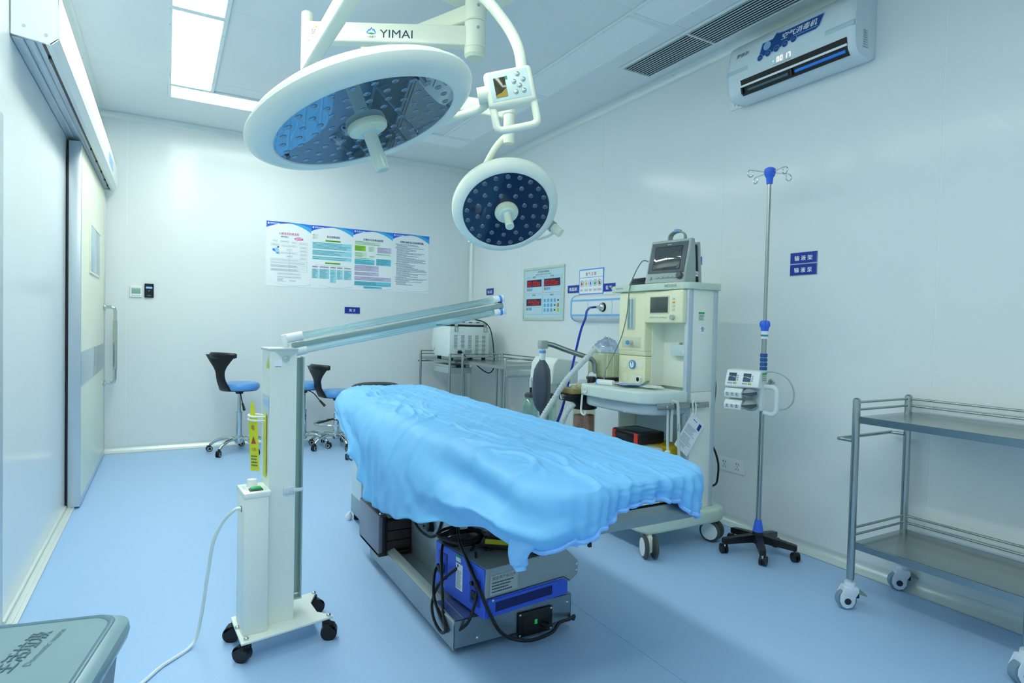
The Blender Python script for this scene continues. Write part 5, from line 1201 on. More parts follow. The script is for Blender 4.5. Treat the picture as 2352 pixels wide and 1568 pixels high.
# ---------------------------------------------------------------- suction pump behind the breathing bag
t = thing('suction_pump', 'white suction pump with glass jars behind the grey breathing bag', 'suction pump', (2.42, 3.72, 0))
PW = mat('pump_white', '#e3ece4', .35)
m = MB(); m.prism([(2.33, 3.52, .80), (2.56, 3.52, .80), (2.56, 3.52, .96), (2.38, 3.52, .985), (2.345, 3.52, .94)], (0, .30, 0), .012, 3); hd = m.build('head', PW, t)
MB().box(2.44, 2.50, 3.62, 3.70, .10, .80, .01).build('mast', PW, t); MB().box(2.28, 2.60, 3.50, 3.90, .06, .42, .02, 3).build('housing', PW, t)
p = Print(frame((2.338, 3.67, .87), (0, -1, 0), (.3, 0, 1))); p.lines(-.05, .05, .03, -.02, 3, .006, INK, .4, .01); p.build('printing', hd)
GJ = thin('jar_glass', '#dcefe8', .6, .06)
for k, (x, y) in enumerate(((2.30, 3.745), (2.40, 3.66))):
    j = MB().lathe([(.04, .70), (.042, .69), (.036, .675), (.05, .655), (.058, .63), (.058, .43), (.05, .421), (0, .421)], (x, y, 0), n=32).build('jar', GJ, t)
    MB().lathe([(0, .722), (.03, .722), (.044, .712), (.045, .70), (.044, .688), (0, .688)], (x, y, 0), n=28).build('jar_lid', DGREY, j); MB().cyl((x, y, .72), (x, y, .765), .008).build('jar_nipple', BLACK, j)
    MB().lathe([(0, .50), (.052, .50), (.052, .43), (0, .43)], (x, y, 0), n=28).build('liquid', thin('jar_liquid', '#bfe0d2', .3, .05, body=.25, bodycol='#cfe8da'), j)
MB().tube([(2.30, 3.745, .76), (2.30, 3.745, .82), (2.315, 3.73, .835), (2.33, 3.72, .82), (2.345, 3.70, .74), (2.35, 3.69, .66)], .009, 10, res=4).build('tube', mat('tube_clear', '#dfeee6', .2), t)
for (x, y) in ((2.31, 3.54), (2.57, 3.54), (2.31, 3.86), (2.57, 3.86)): MB().cyl((x-.01, y, .03), (x+.01, y, .03), .03).build('caster', RUBBER, t)

# ---------------------------------------------------------------- white cabinet behind the table base
t = thing('floor_cabinet', 'narrow white floor unit behind the table with grey plinth', 'cabinet', (1.11, 3.62, 0))
MB().box(.985, 1.24, 3.46, 3.66, .155, .60, .004).build('body', mat('cabinet_white', '#d9e6e6', .35), t)
MB().box(.982, 1.243, 3.456, 3.664, .05, .157, .003).build('plinth', mat('plinth_grey', '#8fa3ad', .4), t)
p = Print(frame((.984, 3.60, .47), (0, -1, 0), (0, 0, 1))); p.lines(-.03, .10, .05, -.03, 8, .004, GREY, .1, .01); p.build('labels', t)
cs_ = MB().box(-.015, .015, -.012, .012, 0, .052, .008, M=MX.Translation(V((1.01, 3.48, 0)))).build('caster', BLACK, t); copies(cs_, [(.2, 0, 0), (0, .16, 0), (.2, .16, 0)])
MB().tube([(.985, 3.66, .44), (.965, 3.672, .42), (.96, 3.672, .38), (.985, 3.665, .36)], .006, 8, res=4).build('side_handle', mat('handle_blue', '#3b6f9c', .4), t)
t = thing('mains_plug', 'white plug lying on the floor beside the white unit', 'plug', (.975, 3.66, 0))
F = frame((.968, 3.655, .022), (.6, .8, .1), (-.8, .6, .2)); MB(F).lathe([(0, -.022), (.016, -.022), (.020, -.01), (.020, .005), (.012, .02), (.006, .03), (0, .03)], n=18).build('body', WPLAST, t)
for a in (0, 2.1, 4.2): MB(F).box(-.0015, .0015, -.004, .004, -.038, -.02, M=MX.Rotation(a, 4, 'Z') @ MX.Translation(V((.009, 0, 0)))).build('pin', CHROME, t)
# ---------------------------------------------------------------- anaesthesia machine
AM = thing('anaesthesia_machine', 'tall cream and white anaesthesia machine on large casters', 'anaesthesia machine', (2.47, 2.68, 0))
AW = mat('machine_white', '#f0f4ea', .36, var=.01, vscale=4); AC_ = mat('machine_cream', '#eeedca', .38, var=.01, vscale=4); AG = mat('machine_grey', '#bccbd2', .4, var=.012, vscale=5); AGR = mat('machine_mint', '#cfe0d0', .36)
def polyz(mb, pts, z0, z1, bev=.008, seg=3): return mb.prism([(x, y, z0) for x, y in pts], (0, 0, z1-z0), bev, seg)
m = MB(); polyz(m, [(2.16, 2.43), (2.18, 2.36), (2.25, 2.345), (2.70, 2.345), (2.765, 2.37), (2.775, 2.45), (2.775, 2.93), (2.72, 3.0), (2.20, 3.0), (2.16, 2.95)], .125, .205, .018, 4); m.build('base', AGR, AM)
def bigcaster(x, y, yaw):
    M = rz(yaw, (x, y, 0))
    ws = []
    for s_ in (-1, 1):
        w = MB(M).lathe([(0, -.012), (.05, -.012), (.060, -.006), (.060, .006), (.05, .012), (0, .012)], (.018, s_*.026, .060), (0, 1, 0), 36).build('wheel', mat('tyre_dark', '#46504f', .5), AM)
        MB(M).cyl((.018, s_*.026+s_*.0115, .060), (.018, s_*.026+s_*.0135, .060), .047, n=32).build('wheel_cover', WPLAST, w)
    m = MB(M); m.box(-.025, .035, -.014, .014, .03, .118, .008); m.cyl((0, 0, .10), (0, 0, .128), .02); hs_ = m.build('caster_body', AW, AM)
    m = MB(M); m.prism([(-.058, -.028, .105), (-.062, -.028, .092), (-.03, -.028, .098), (.0, -.028, .118), (-.01, -.028, .124), (-.035, -.028, .118)], (0, .056, 0), .004); m.build('brake_pedal', GREY, hs_)
bigcaster(2.215, 2.385, math.radians(-115)); bigcaster(2.715, 2.43, math.radians(-70)); bigcaster(2.22, 2.95, 2.2); bigcaster(2.70, 2.95, 1.3)
# rear body, side skins, posts
m = MB(); m.box(2.625, 2.688, 2.405, 2.975, .205, 1.425, .006); m.build('rear_body', AW, AM)
MB().box(2.475, 2.63, 2.955, 2.972, .205, 1.425, .003).build('side_panel', AW, AM)
sp = MB().box(2.505, 2.665, 2.400, 2.418, .86, 1.425, .003).build('side_panel', AW, AM); sp2 = MB().box(2.475, 2.688, 2.400, 2.418, .205, .857, .003).build('side_panel', AW, AM)
MB().box(2.468, 2.506, 2.396, 2.425, .205, 1.425, .005).build('corner_post', mat('post_alu', '#c2d0da', .3, metal=.35), AM)
MB().box(2.665, 2.70, 2.397, 2.42, .205, 1.425, .005).build('corner_post', AG, AM)
MB().box(2.60, 2.625, 2.42, 2.955, .205, .80, .002).build('back_panel', AG, AM)
p = Print(frame((2.57, 2.3995, 1.28), (1, 0, 0), (0, 0, 1))); p.rect(-.022, .024, -.028, .022, mat('tag_paper', '#dfeeda', .5)); p.rect(-.022, .024, .012, .022, mat('tag_green', '#2fae62', .5), .001); p.lines(-.018, .02, .008, -.024, 4, .003, INK, .2, .01, 3, .001)
p.build('asset_label', sp)
p = Print(frame((2.57, 2.3995, 1.21), (1, 0, 0), (0, 0, 1))); p.rect(-.024, .026, -.022, .018, PRINTW); p.lines(.002, .024, .012, -.016, 4, .004, INK, .2, .01, 5, .001); p.build('serial_label', sp)
# top slab
m = MB(); polyz(m, [(2.435, 3.02), (2.425, 2.60), (2.445, 2.415), (2.465, 2.39), (2.50, 2.383), (2.705, 2.383), (2.712, 2.40), (2.712, 3.02)], 1.425, 1.464, .007, 3); top = m.build('top_shelf', AGR, AM)
p = Print(frame((2.4285, 2.93, 1.446), (.0, -1, 0), (0, 0, 1))); p.text('mindray', -.005, 0, .014, INK, .07); p.build('lettering', top)
p = Print(frame((2.4315, 2.50, 1.446), (.10, -1, 0), (0, 0, 1))); p.text('WATO EX-20', 0, 0, .0125, PRINTK, .085, lift=.004); p.build('model_lettering', top)
# flowmeter panel
m = MB(); m.box(2.452, 2.63, 2.722, 2.962, 1.065, 1.425, .010, 3); fl = m.build('flowmeter_panel', AC_, AM)
MB().box(2.448, 2.47, 2.808, 2.885, 1.195, 1.392, .006).build('window_frame', mat('cream_dark', '#cfd6bc', .4), fl); MB().box(2.4465, 2.46, 2.815, 2.878, 1.202, 1.385, .004).build('window', mat('flow_glass', '#c3d9d6', .08, spec=.6), fl)
for yv in (2.832, 2.862): MB().cyl((2.4455, yv, 1.205), (2.4455, yv, 1.38), .006, n=12).build('flow_tube', mat('flow_tube', '#9fb9b6', .1, spec=.6), fl)
p = Print(frame((2.4462, 2.846, 1.29), (0, -1, 0), (0, 0, 1)))
for i in range(13): p.rect(-.012, -.004, -.075+.0115*i, -.073+.0115*i, INK); p.rect(.026, .030, -.075+.0115*i, -.073+.0115*i, INK)
p.build('scale', fl)
m = MB(); m.box(2.449, 2.47, 2.75, 2.93, 1.085, 1.155, .008); m.build('knob_recess', mat('cream_dark', '#cfd6bc', .4), fl)
kb = MB().cyl((2.45, 2.83, 1.118), (2.415, 2.83, 1.118), .014, n=24).build('flow_knob', CHROME, fl); MB().cyl((2.418, 2.83, 1.118), (2.408, 2.83, 1.118), .012, n=24).build('knob_cap', mat('knob_blue', '#58a5e6', .35), kb)
MB().prism([(2.452, 2.722, 1.067), (2.462, 2.722, 1.04), (2.60, 2.722, 1.04), (2.60, 2.722, 1.067)], (0, .24, 0), .004).build('panel_lip', AC_, fl)
gp = MB().box(2.462, 2.60, 2.722, 2.962, .866, 1.038, .006).build('gauge_panel', AC_, AM)
for (yv, zv, r_) in ((2.90, .985, .026), (2.765, .985, .026), (2.90, .905, .026), (2.83, .905, .026)): MB().cyl((2.464, yv, zv), (2.4605, yv, zv), r_, n=28).build('blank_disc', mat('disc_pale', '#edf0dd', .4), gp)
gg = MB().lathe([(0, 0), (.027, 0), (.027, .010), (.022, .013), (.021, .008), (0, .008)], (2.462, 2.83, .985), (-1, 0, 0), 30).build('gauge', mat('gauge_rim', '#4f92d8', .3), gp)
p = Print(frame((2.4535, 2.83, .985), (0, -1, 0), (0, 0, 1))); p.disc(0, 0, .0205, PRINTW); p.poly([(0, 0), (.006, .016), (-.010, .014)], INKS['teal'], .001); p.poly([(-.002, -.006), (.002, -.006), (.001, .015)], PRINTK, .0013); p.build('dial', gg)
MB().cyl((2.463, 2.765, .90), (2.445, 2.765, .90), .022, n=24).build('outlet_port', WPLAST, gp); MB().cyl((2.4455, 2.765, .90), (2.444, 2.765, .90), .013, n=20).build('port_hole', BLACK, gp)
# screen block
m = MB(); m.box(2.442, 2.63, 2.415, 2.722, 1.237, 1.423, .010, 3); sb = m.build('screen_block', AC_, AM)
m = MB(); m.box(2.4385, 2.446, 2.518, 2.672, 1.290, 1.392, .003); m.build('screen_bezel', mat('cream_dark', '#cfd6bc', .4), sb)
MB().box(2.4370, 2.444, 2.524, 2.666, 1.296, 1.386, .0015).build('screen', mat('screen_dark', '#4a5450', .07, spec=.5), sb)
kk = MB().box(2.437, 2.443, 2.660, 2.672, 1.266, 1.274, .002).build('soft_key', mat('key_mint', '#bcd4cc', .4), sb); copies(kk, [(0, -.0205*i, 0) for i in range(1, 7)])
for i, c in enumerate(('key_mint', 'key_amber', 'key_mint', 'key_mint')): MB().box(2.437, 2.443, 2.475, 2.490, 1.368-.020*i, 1.378-.020*i, .002).build('side_key', mat('key_amber', '#e0a52e', .4) if c == 'key_amber' else mat('key_mint', '#bcd4cc', .4), sb)
MB().cyl((2.442, 2.484, 1.270), (2.424, 2.484, 1.270), .014, n=24).build('dial_knob', mat('knob_grey', '#b4bfb6', .3, metal=.3), sb)
# recess under the screen: inner skins, clear guard
m = MB(); m.box(2.60, 2.625, 2.42, 2.722, .866, 1.237); m.box(2.51, 2.60, 2.715, 2.722, .866, 1.237); m.build('recess_lining', AW, AM)
MB().box(2.560, 2.600, 2.43, 2.62, 1.05, 1.115, .003).build('vaporiser_bar', mat('bar_pale', '#c6dcdf', .2), AM)
for yv in (2.50, 2.56): MB().cyl((2.58, yv, 1.115), (2.58, yv, 1.128), .009).build('vaporiser_port', GREY, AM)
MB().cyl((2.56, 2.50, 1.075), (2.552, 2.50, 1.075), .013).build('lock_knob', CREAM, AM)
# work tray
tp = [(2.475, 2.388), (2.33, 2.388), (2.235, 2.405), (2.18, 2.45), (2.155, 2.56), (2.15, 2.72), (2.152, 2.90), (2.165, 2.95), (2.19, 2.968), (2.475, 2.968)]
m = MB(); polyz(m, tp, .800, .866, .012, 4); tr_ = m.build('work_tray', mat('tray_white', '#dcebe4', .34), AM)
dp = [(2.475, 2.40), (2.34, 2.40), (2.26, 2.42), (2.21, 2.47), (2.19, 2.58), (2.186, 2.90), (2.21, 2.955), (2.475, 2.955)]
m = MB(); polyz(m, dp, .738, .802, .015, 4); m.build('drawer', AG, AM)
MB().cyl((2.151, 2.885, .835), (2.146, 2.885, .835), .019, n=26).build('oxygen_badge', AW, tr_); p = Print(frame((2.1455, 2.885, .835), (0, -1, 0), (0, 0, 1))); p.text('O₂+', 0, 0, .012, PRINTK); p.build('badge_text', tr_)
MB().tube([(2.17, 2.94, .80), (2.165, 2.94, .75), (2.16, 2.935, .70), (2.155, 2.91, .685), (2.152, 2.885, .69), (2.152, 2.878, .71)], .006, 9, res=4).build('hook', WPLAST, AM)
rl = MB().box(2.245, 2.625, 2.372, 2.382, .775, .805, .002).build('side_rail', STEEL, AM)
for xx in (2.33, 2.55): MB().cyl((xx, 2.385, .79), (xx, 2.405, .79), .010).build('rail_spacer', STEEL, rl)
b_ = MB().sphere((2.31, 2.371, .79), .007, (1, .5, 1), 10, 6).build('screw', CHROME, rl); copies(b_, [(.22, 0, 0)])
tg_ = mat('hose_grey', '#cdd9d4', .35)
MB().tube([(2.362, 2.392, .60), (2.358, 2.385, .80), (2.362, 2.368, .815), (2.372, 2.360, .805), (2.378, 2.358, .72), (2.385, 2.355, .55), (2.392, 2.35, .42), (2.40, 2.36, .30)], .0085, 10, res=5).build('hose', tg_, AM)
MB().tube([(2.335, 2.395, .78), (2.335, 2.39, .60), (2.345, 2.385, .42), (2.355, 2.38, .30)], .007, 10, res=4).build('hose', tg_, AM)
MB().box(2.315, 2.345, 2.376, 2.39, .505, .555, .004).build('hose_clip', WPLAST, AM)
for zz in (.70, .48): MB().cyl((2.3805, 2.357, zz), (2.3815, 2.3565, zz-.04), .0095).build('ferrule', CHROME, AM)
# breathing system on the far side
pm = MB().cyl((2.345, 3.055, .72), (2.345, 3.055, .93), .018).build('mount_post', mat('post_pewter', '#8f9a90', .35, metal=.5), AM)
MB().box(2.24, 2.38, 2.985, 3.13, .745, .80, .008).build('absorber_block', BLACK, AM)
m = MB(); m.box(2.13, 2.33, 2.99, 3.14, .795, .828, .006); m.build('valve_plate', mat('brass_clear', '#b3a262', .2, spec=.6, trans=.25), AM)
for (x, y) in ((2.17, 3.03), (2.24, 3.05), (2.26, 3.10)): MB().lathe([(0, .85), (.018, .848), (.02, .84), (.02, .825), (0, .825)], (x, y, 0), n=20).build('valve_cap', mat('valve_clear', '#cfc9a0', .15, spec=.6), AM)
MB().lathe([(0, .90), (.022, .898), (.028, .885), (.028, .83), (0, .83)], (2.305, 3.03, 0), n=24).build('relief_valve', BLACK, AM)
gm = MB().lathe([(0, 0), (.03, 0), (.03, .018), (0, .018)], (2.33, 3.06, .895), (-.5, -.75, .4), 26).build('pressure_gauge', GREY, AM)
MB().lathe([(0, .02), (.024, .02), (.024, .018), (0, .018)], (2.33, 3.06, .895), (-.5, -.75, .4), 26).build('gauge_face', PRINTW, gm)
MB().cyl((2.10, 3.06, .775), (2.14, 3.06, .775), .016).build('port', CHROME, AM)
m = MB(); m.box(2.12, 2.26, 2.99, 3.12, .75, .797, .008); m.build('valve_block', BLACK, AM)
cn = MB().lathe([(0, .455), (.067, .455), (.07, .462), (.07, .70), (0, .70)], (2.275, 3.06, 0), n=36).build('absorber_canister', thin('canister_clear', '#eceadb', .35, .04), AM)
MB().lathe([(0, .47), (.064, .47), (.064, .655), (0, .655)], (2.275, 3.06, 0), n=36).build('soda_lime', mat('soda_lime', '#d6a8a0', .8, var=.28, vscale=160, bump=.8, bscale=150), cn)
MB().lathe([(0, .75), (.078, .748), (.08, .74), (.08, .70), (.072, .695), (0, .695)], (2.275, 3.06, 0), n=36).build('canister_cap', BLACK, cn)
MB().lathe([(0, .44), (.066, .44), (.07, .446), (.07, .468), (0, .468)], (2.275, 3.06, 0), n=36).build('canister_base', mat('base_olive', '#8d8a5c', .3), cn)
ba = MB().tube([(2.345, 3.055, .92), (2.344, 3.058, .975), (2.325, 3.07, 1.005), (2.28, 3.10, 1.025), (2.20, 3.155, 1.055), (2.13, 3.205, 1.085), (2.10, 3.225, 1.092)], .0165, 16, res=5).build('bag_arm', mat('arm_pewter', '#9aa098', .25, metal=.85), AM)
MB().box(2.045, 2.10, 3.215, 3.265, 1.062, 1.115, .008).build('bag_elbow', mat('elbow_grey', '#a9b7b2', .4), ba); MB().cyl((2.07, 3.24, .99), (2.07, 3.24, 1.065), .019).build('bag_neck', WPLAST, ba); MB().cyl((2.07, 3.24, 1.035), (2.07, 3.24, 1.05), .022).build('neck_ring', mat('knob_blue', '#58a5e6', .35), ba)
prof = [(.017, 1.0), (.02, .985), (.035, .965), (.052, .93), (.058, .88), (.059, .80), (.056, .745), (.045, .705), (.028, .675), (.012, .66), (.009, .64), (0, .638)]
m = MB(); rows = []
for r_, z_ in prof:
    rows.append([V((2.07+r_*(1+.10*math.cos(4*2*PI*i/32))*math.cos(2*PI*i/32), 3.24+.85*r_*(1+.10*math.cos(4*2*PI*i/32))*math.sin(2*PI*i/32), z_)) for i in range(32)])
m.grid(rows, closed=True); m.build('breathing_bag', mat('bag_grey', '#4f5a66', .45, var=.03), AM, angle=60)
m = MB(); bh = m.box(2.37, 2.535, 3.0, 3.165, .885, 1.045, .012, 3).build('bellows_housing', thin('bellows_clear', '#e4e6cc', .35, .05, body=.5, bodycol='#dfe2c4'), AM)
for i in range(3): MB().box(2.395+.05*i, 2.40+.05*i, 2.998, 3.0, .895, 1.035).build('housing_rib', CREAM, bh)
MB().box(2.365, 2.54, 2.995, 3.17, .868, .888, .004).build('housing_base', BLACK, bh); MB().box(2.30, 2.54, 2.975, 3.17, .80, .866, .01).build('housing_shelf', AG, bh)
# clear bag crumpled on the bellows
rows = []
for j in range(10):
    ph = j/9*PI/2; row = []
    for i in range(26):
        a = 2*PI*i/26; r_ = .085*math.cos(ph)*(1+.22*NZ.noise(V((math.cos(a)*2, math.sin(a)*2, j*.5)))); row.append(V((2.46+r_*1.05*math.cos(a), 3.08+r_*.9*math.sin(a), 1.048+.09*math.sin(ph)*(1+.25*NZ.noise(V((i*.5, j, 2)))))))
    rows.append(row)
m = MB(); m.grid(rows, closed=True); m.faces(rows[0], [tuple(range(26))]); m.faces(rows[-1], [tuple(range(26))])
tag(m.build('plastic_bag', thin('film_lilac', '#dfe6f4', .7, .08, body=.22, bodycol='#c5d4f4'), L=(2.46, 3.08, 1.046), angle=20), 'crumpled clear plastic bag on top of the bellows box', 'plastic bag')
# corrugated breathing hoses
HZ = mat('hose_white', '#e6eeee', .3, trans=.25, ior=1.2)
def corr(path, r, label):
    P_ = smooth([V(q) for q in path], 26); mb = MB(); rows = []
    prev = None
    for i, c in enumerate(P_):
        t_ = (P_[min(i+1, len(P_)-1)]-P_[max(i-1, 0)]).normalized(); a = V((0, 0, 1)).cross(t_); a = a.normalized() if a.length > .05 else V((1, 0, 0)); b = t_.cross(a); rr_ = r*(1 if i % 4 < 2 else .86)
        rows.append([c+a*(rr_*math.cos(2*PI*k/12))+b*(rr_*math.sin(2*PI*k/12)) for k in range(12)])
    mb.grid(rows, closed=True); return tag(mb.build('breathing_hose', HZ, L=path[0], angle=60), label, 'hose', 'corrugated breathing hoses')
corr([(2.245, 3.0, 1.02), (2.19, 3.02, .96), (2.12, 3.05, .87), (2.06, 3.08, .76), (2.01, 3.11, .66), (1.97, 3.14, .55)], .019, 'white corrugated hose rising past the grey breathing bag')
corr([(2.15, 3.0, .735), (2.11, 3.0, .70), (2.09, 3.02, .64), (2.085, 3.05, .56), (2.08, 3.08, .48)], .018, 'short white corrugated hose under the valve block')
w_ = thing('breathing_connector', 'clear Y-shaped connector at the top of the corrugated hose', 'connector', (2.25, 3.0, 1.0)); CPL = mat('clear_soft', '#e9f1f1', .2, trans=.4, ior=1.2)
MB().cyl((2.235, 3.005, 1.01), (2.29, 2.98, 1.075), .015, .013).build('stem', CPL, w_); MB().cyl((2.285, 3.0, 1.085), (2.315, 2.955, 1.055), .011).build('elbow', CPL, w_)

# ---------------------------------------------------------------- patient monitor on the top shelf
PM = thing('patient_monitor', 'grey patient monitor with glossy screen on the anaesthesia machine', 'monitor', (2.53, 2.57, 1.4645))
MG = mat('monitor_grey', '#aab7b3', .4, var=.01); MD = mat('monitor_dark', '#59626a', .4)
y0, y1 = 2.448, 2.722
m = MB(); m.prism([(2.448, y0, 1.466), (2.5065, y0, 1.712), (2.516, y0, 1.716), (2.54, y0, 1.714), (2.55, y0, 1.60), (2.56, y0, 1.466)], (0, y1-y0, 0), .008, 3); fb = m.build('front_case', MG, PM)
a, b = V((2.448, 0, 1.466)), V((2.5065, 0, 1.712)); ds = (b-a).normalized()
FM = frame((2.4468, (y0+y1)/2, 1.466), (0, -1, 0), (ds.x, 0, ds.z))
MB(FM).box(-.124, .124, .058, .240, -.001, .004, .006).build('screen_surround', MD, PM)
MB(FM).box(-.092, .092, .078, .212, .003, .0055, .003).build('screen', mat('monitor_screen', '#2c3236', .03, spec=.9, ior=1.7), PM)
MB(FM).box(-.096, .096, .074, .216, .002, .0042, .003).build('screen_frame', BLACK, PM)
p = Print(FM @ MX.Translation(V((0, 0, .0045)))); p.text('EDAN', .0, .226, .007, PRINTW); p.build('maker_lettering', PM)
kq = MB(FM).box(-.062, -.038, .026, .036, .002, .006, .003).build('key', GREY, PM); ww = FM.to_3x3(); copies(kq, [ww @ V((.032*i, 0, 0)) for i in range(1, 5)])
MB(FM).cyl((-.10, .03, .001), (-.10, .03, .006), .010).build('power_key', GREY, PM); MB(FM).lathe([(0, .022), (.016, .021), (.0185, .016), (.02, .002), (0, .002)], (.106, .036, 0), n=26).build('dial_knob', DGREY, PM)
m = MB(); m.prism([(2.545, y0+.012, 1.468), (2.532, y0+.012, 1.69), (2.585, y0+.012, 1.68), (2.605, y0+.012, 1.468)], (0, y1-y0-.024, 0), .006); m.build('rear_case', BLACK, PM)
m = MB(); m.prism([(2.600, y0+.004, 1.466), (2.578, y0+.004, 1.690), (2.588, y0+.004, 1.702), (2.598, y0+.004, 1.698), (2.622, y0+.004, 1.466)], (0, y1-y0-.008, 0), .004); m.build('back_plate', MG, PM)
p = Print(frame((2.565, y0+.0115, 1.52), (1, 0, -.05), (0, 0, 1))); p.rect(-.028, .03, -.014, .014, PRINTW); p.text('正常使用', 0, 0, .012, INK, .045, lift=.001); p.build('side_label', PM)
for k in range(3):
    pts = [V((2.555+.012*k, 2.585+.055*(1-.06*k)*math.cos(t_), 1.735+.036*(1-.05*k)*math.sin(t_))) for t_ in [PI*i/14 for i in range(15)]]
    MB().tube([pts[0]-V((0, 0, .045))]+pts+[pts[-1]-V((0, 0, .045))], .005, 8, res=2).build('cable_coil', GREY, PM)
MB().box(2.548, 2.595, 2.575, 2.60, 1.764, 1.782, .005).build('cable_tie', mat('tie_blue', '#7fa6dc', .5), PM)
PM.rotation_euler.z = math.radians(9.0)
rs = []
for k in range(6*16):
    t_ = 2*PI*k/16; rs.append(V((2.512+(.050-.004*(k//16))*math.cos(t_), 2.845+(.072-.005*(k//16))*math.sin(t_), 1.472+.0065*(k//16)+.003*math.sin(k*.7))))
tag(MB().tube(rs, .0055, 8, res=2).build('cuff_coil', mat('coil_dark', '#363f42', .5), L=(2.512, 2.845, 1.4645)), 'dark coiled cuff hose beside the patient monitor', 'hose')
tag(MB().tube([(2.515, 2.79, 1.480), (2.525, 2.765, 1.487), (2.52, 2.75, 1.484), (2.50, 2.745, 1.478), (2.48, 2.75, 1.474)], .010, 9, res=4).build('cuff_lead', MG, L=(2.51, 2.76, 1.465)), 'short grey hose end between the coil and the monitor', 'hose')
tag(MB().tube([(2.47, 2.728, 1.60), (2.44, 2.75, 1.60), (2.425, 2.80, 1.52), (2.420, 2.83, 1.44), (2.415, 2.84, 1.30), (2.395, 2.86, 1.16), (2.35, 2.88, 1.04), (2.30, 2.885, .95), (2.275, 2.87, .89), (2.272, 2.84, .874), (2.30, 2.78, .872), (2.36, 2.66, .874), (2.38, 2.60, .90), (2.35, 2.585, .905), (2.32, 2.62, .875), (2.29, 2.70, .872), (2.29, 2.76, .873)], .0035, 8, res=7).build('sensor_cable', mat('cable_green', '#6f8a82', .45), L=(2.40, 2.85, .868)), 'thin green sensor cable hanging from the monitor to the tray', 'cable')
# clutter on the work tray
o = MB(frame((2.215, 2.85, .884), (.35, -1, 0), (0, 0, 1))).cyl((0, 0, 0), (.105, 0, 0), .0165, n=24).build('paper_roll', WPLAST, L=(2.23, 2.80, .867)); tag(o, 'white roll with blue end lying on the work tray', 'roll')
MB(frame((2.215, 2.85, .884), (.35, -1, 0), (0, 0, 1))).cyl((-.006, 0, 0), (.001, 0, 0), .0168, n=24).build('roll_cap', mat('band_blue', '', 0), o)
def sheet(c, yaw, w, d, seed, label, m_):
    rows = []
    for j in range(9):
        rows.append([V((0, 0, 0)) for i in range(11)])
        for i in range(11):
            u, v = (i/10-.5)*w, (j/8-.5)*d; rows[j][i] = rz(yaw, c) @ V((u, v, .010+.012*abs(NZ.noise(V((u*18, v*18, seed)))) + .010*(i/10-.5)**2))
    mb = MB(); mb.grid(rows); o_ = mb.build('paper_sheet', m_, L=c, angle=0); o_.data.polygons.foreach_set('use_smooth', [True]*len(o_.data.polygons)); sm = o_.modifiers.new('t', 'SOLIDIFY'); sm.thickness = .0015
    return tag(o_, label, 'paper', 'papers on the work tray')
sheet((2.33, 2.70, .868), .5, .11, .16, 1, 'loose white wrapper beside the gauge port', PRINTW); sheet((2.36, 2.56, .868), -.3, .10, .15, 5, 'white paper lying near the right end of the work tray', PRINTW); sheet((2.29, 2.64, .870), .9, .06, .14, 9, 'lilac sleeve under the sensor cable', mat('sleeve_lilac', '#9fb2dc', .4))
# instruction card hanging from the rail
cd_ = thing('instruction_card', 'white printed card hanging crooked from the machine rail', 'card', (2.485, 2.368, .49)); aa = math.atan2(.572-.493, 2.386-2.487)
CF = frame((2.486, 2.364, .7545), V((2.581-2.486, 0, .681-.7545)), V((2.384-2.486, 0, .570-.7545))*-1); wc, hc = .121, .209
MB(CF).box(0, wc, -hc, 0, -.0006, .0006, .0004, 1).build('card', PRINTW, cd_)
p = Print(CF @ MX.Translation(V((0, 0, .0007)))); p.lines(.012, .105, -.062, -.11, 7, .0019, INK, .35, .006, 3); p.lines(.012, .105, -.118, -.165, 7, .0019, INK, .35, .006, 6); p.lines(.012, .08, -.17, -.19, 3, .0019, INK, .35, .006, 8); p.rect(.085, .108, -.055, -.018, INKS['navy']); p.lines(.03, .07, -.02, -.028, 1, .004, INK, .1, .012, 2); p.build('printing', cd_)
MB().tube([(2.495, 2.362, .735), (2.488, 2.362, .775), (2.49, 2.366, .812), (2.505, 2.368, .815), (2.512, 2.363, .775), (2.503, 2.361, .735)], .0035, 8, res=4).build('string', WPLAST, cd_)
# bins and tool case under the tray
YB_ = mat('bin_yellow', '#d8b416', .4, var=.02)
t = thing('sharps_bin', 'yellow plastic bin under the work tray', 'bin', (2.48, 2.66, .2052))
m = MB(); rows = [rr(.055, .10, .02, 0), rr(.062, .11, .02, .325)]; m.M = MX.Translation(V((2.488, 2.56, .2052))); m.grid(rows, closed=True); m.faces(rows[0], [tuple(range(28))]); m.faces(rows[1], [tuple(range(28))]); m.build('body', YB_, t)
MB().box(2.42, 2.553, 2.446, 2.674, .530, .549, .006).build('lid', YB_, t)
t = thing('pedal_bin', 'small round cream bin below the black tool case', 'bin', (2.31, 2.53, .2052))
MB().lathe([(0, .206), (.078, .206), (.085, .515), (0, .515)], (2.315, 2.53, 0), n=36).build('body', AW, t); MB().lathe([(0, .549), (.078, .549), (.091, .54), (.092, .517), (.088, .512), (0, .512)], (2.315, 2.53, 0), n=36).build('lid', CREAM, t)
t = thing('tool_case', 'black plastic carrying case with two red latches', 'case', (2.39, 2.68, .5495))
m = MB(); cs_ = m.box(2.292, 2.485, 2.565, 2.805, .5505, .618, .012, 3).build('shell', mat('case_black', '#171b1e', .4, var=.06), t)
MB().box(2.2915, 2.4855, 2.5645, 2.8055, .584, .587, .001).build('seam', BLACK, t)
for a in (2.575, 2.765): MB().box(2.286, 2.296, a, a+.03, .556, .612, .003).build('latch', mat('latch_red', '#d9382e', .35), t)
MB().tube([(2.292, 2.625, .592), (2.272, 2.635, .594), (2.268, 2.66, .594), (2.268, 2.72, .594), (2.272, 2.745, .594), (2.292, 2.755, .592)], .008, 10, res=3).build('handle', BLACK, t)
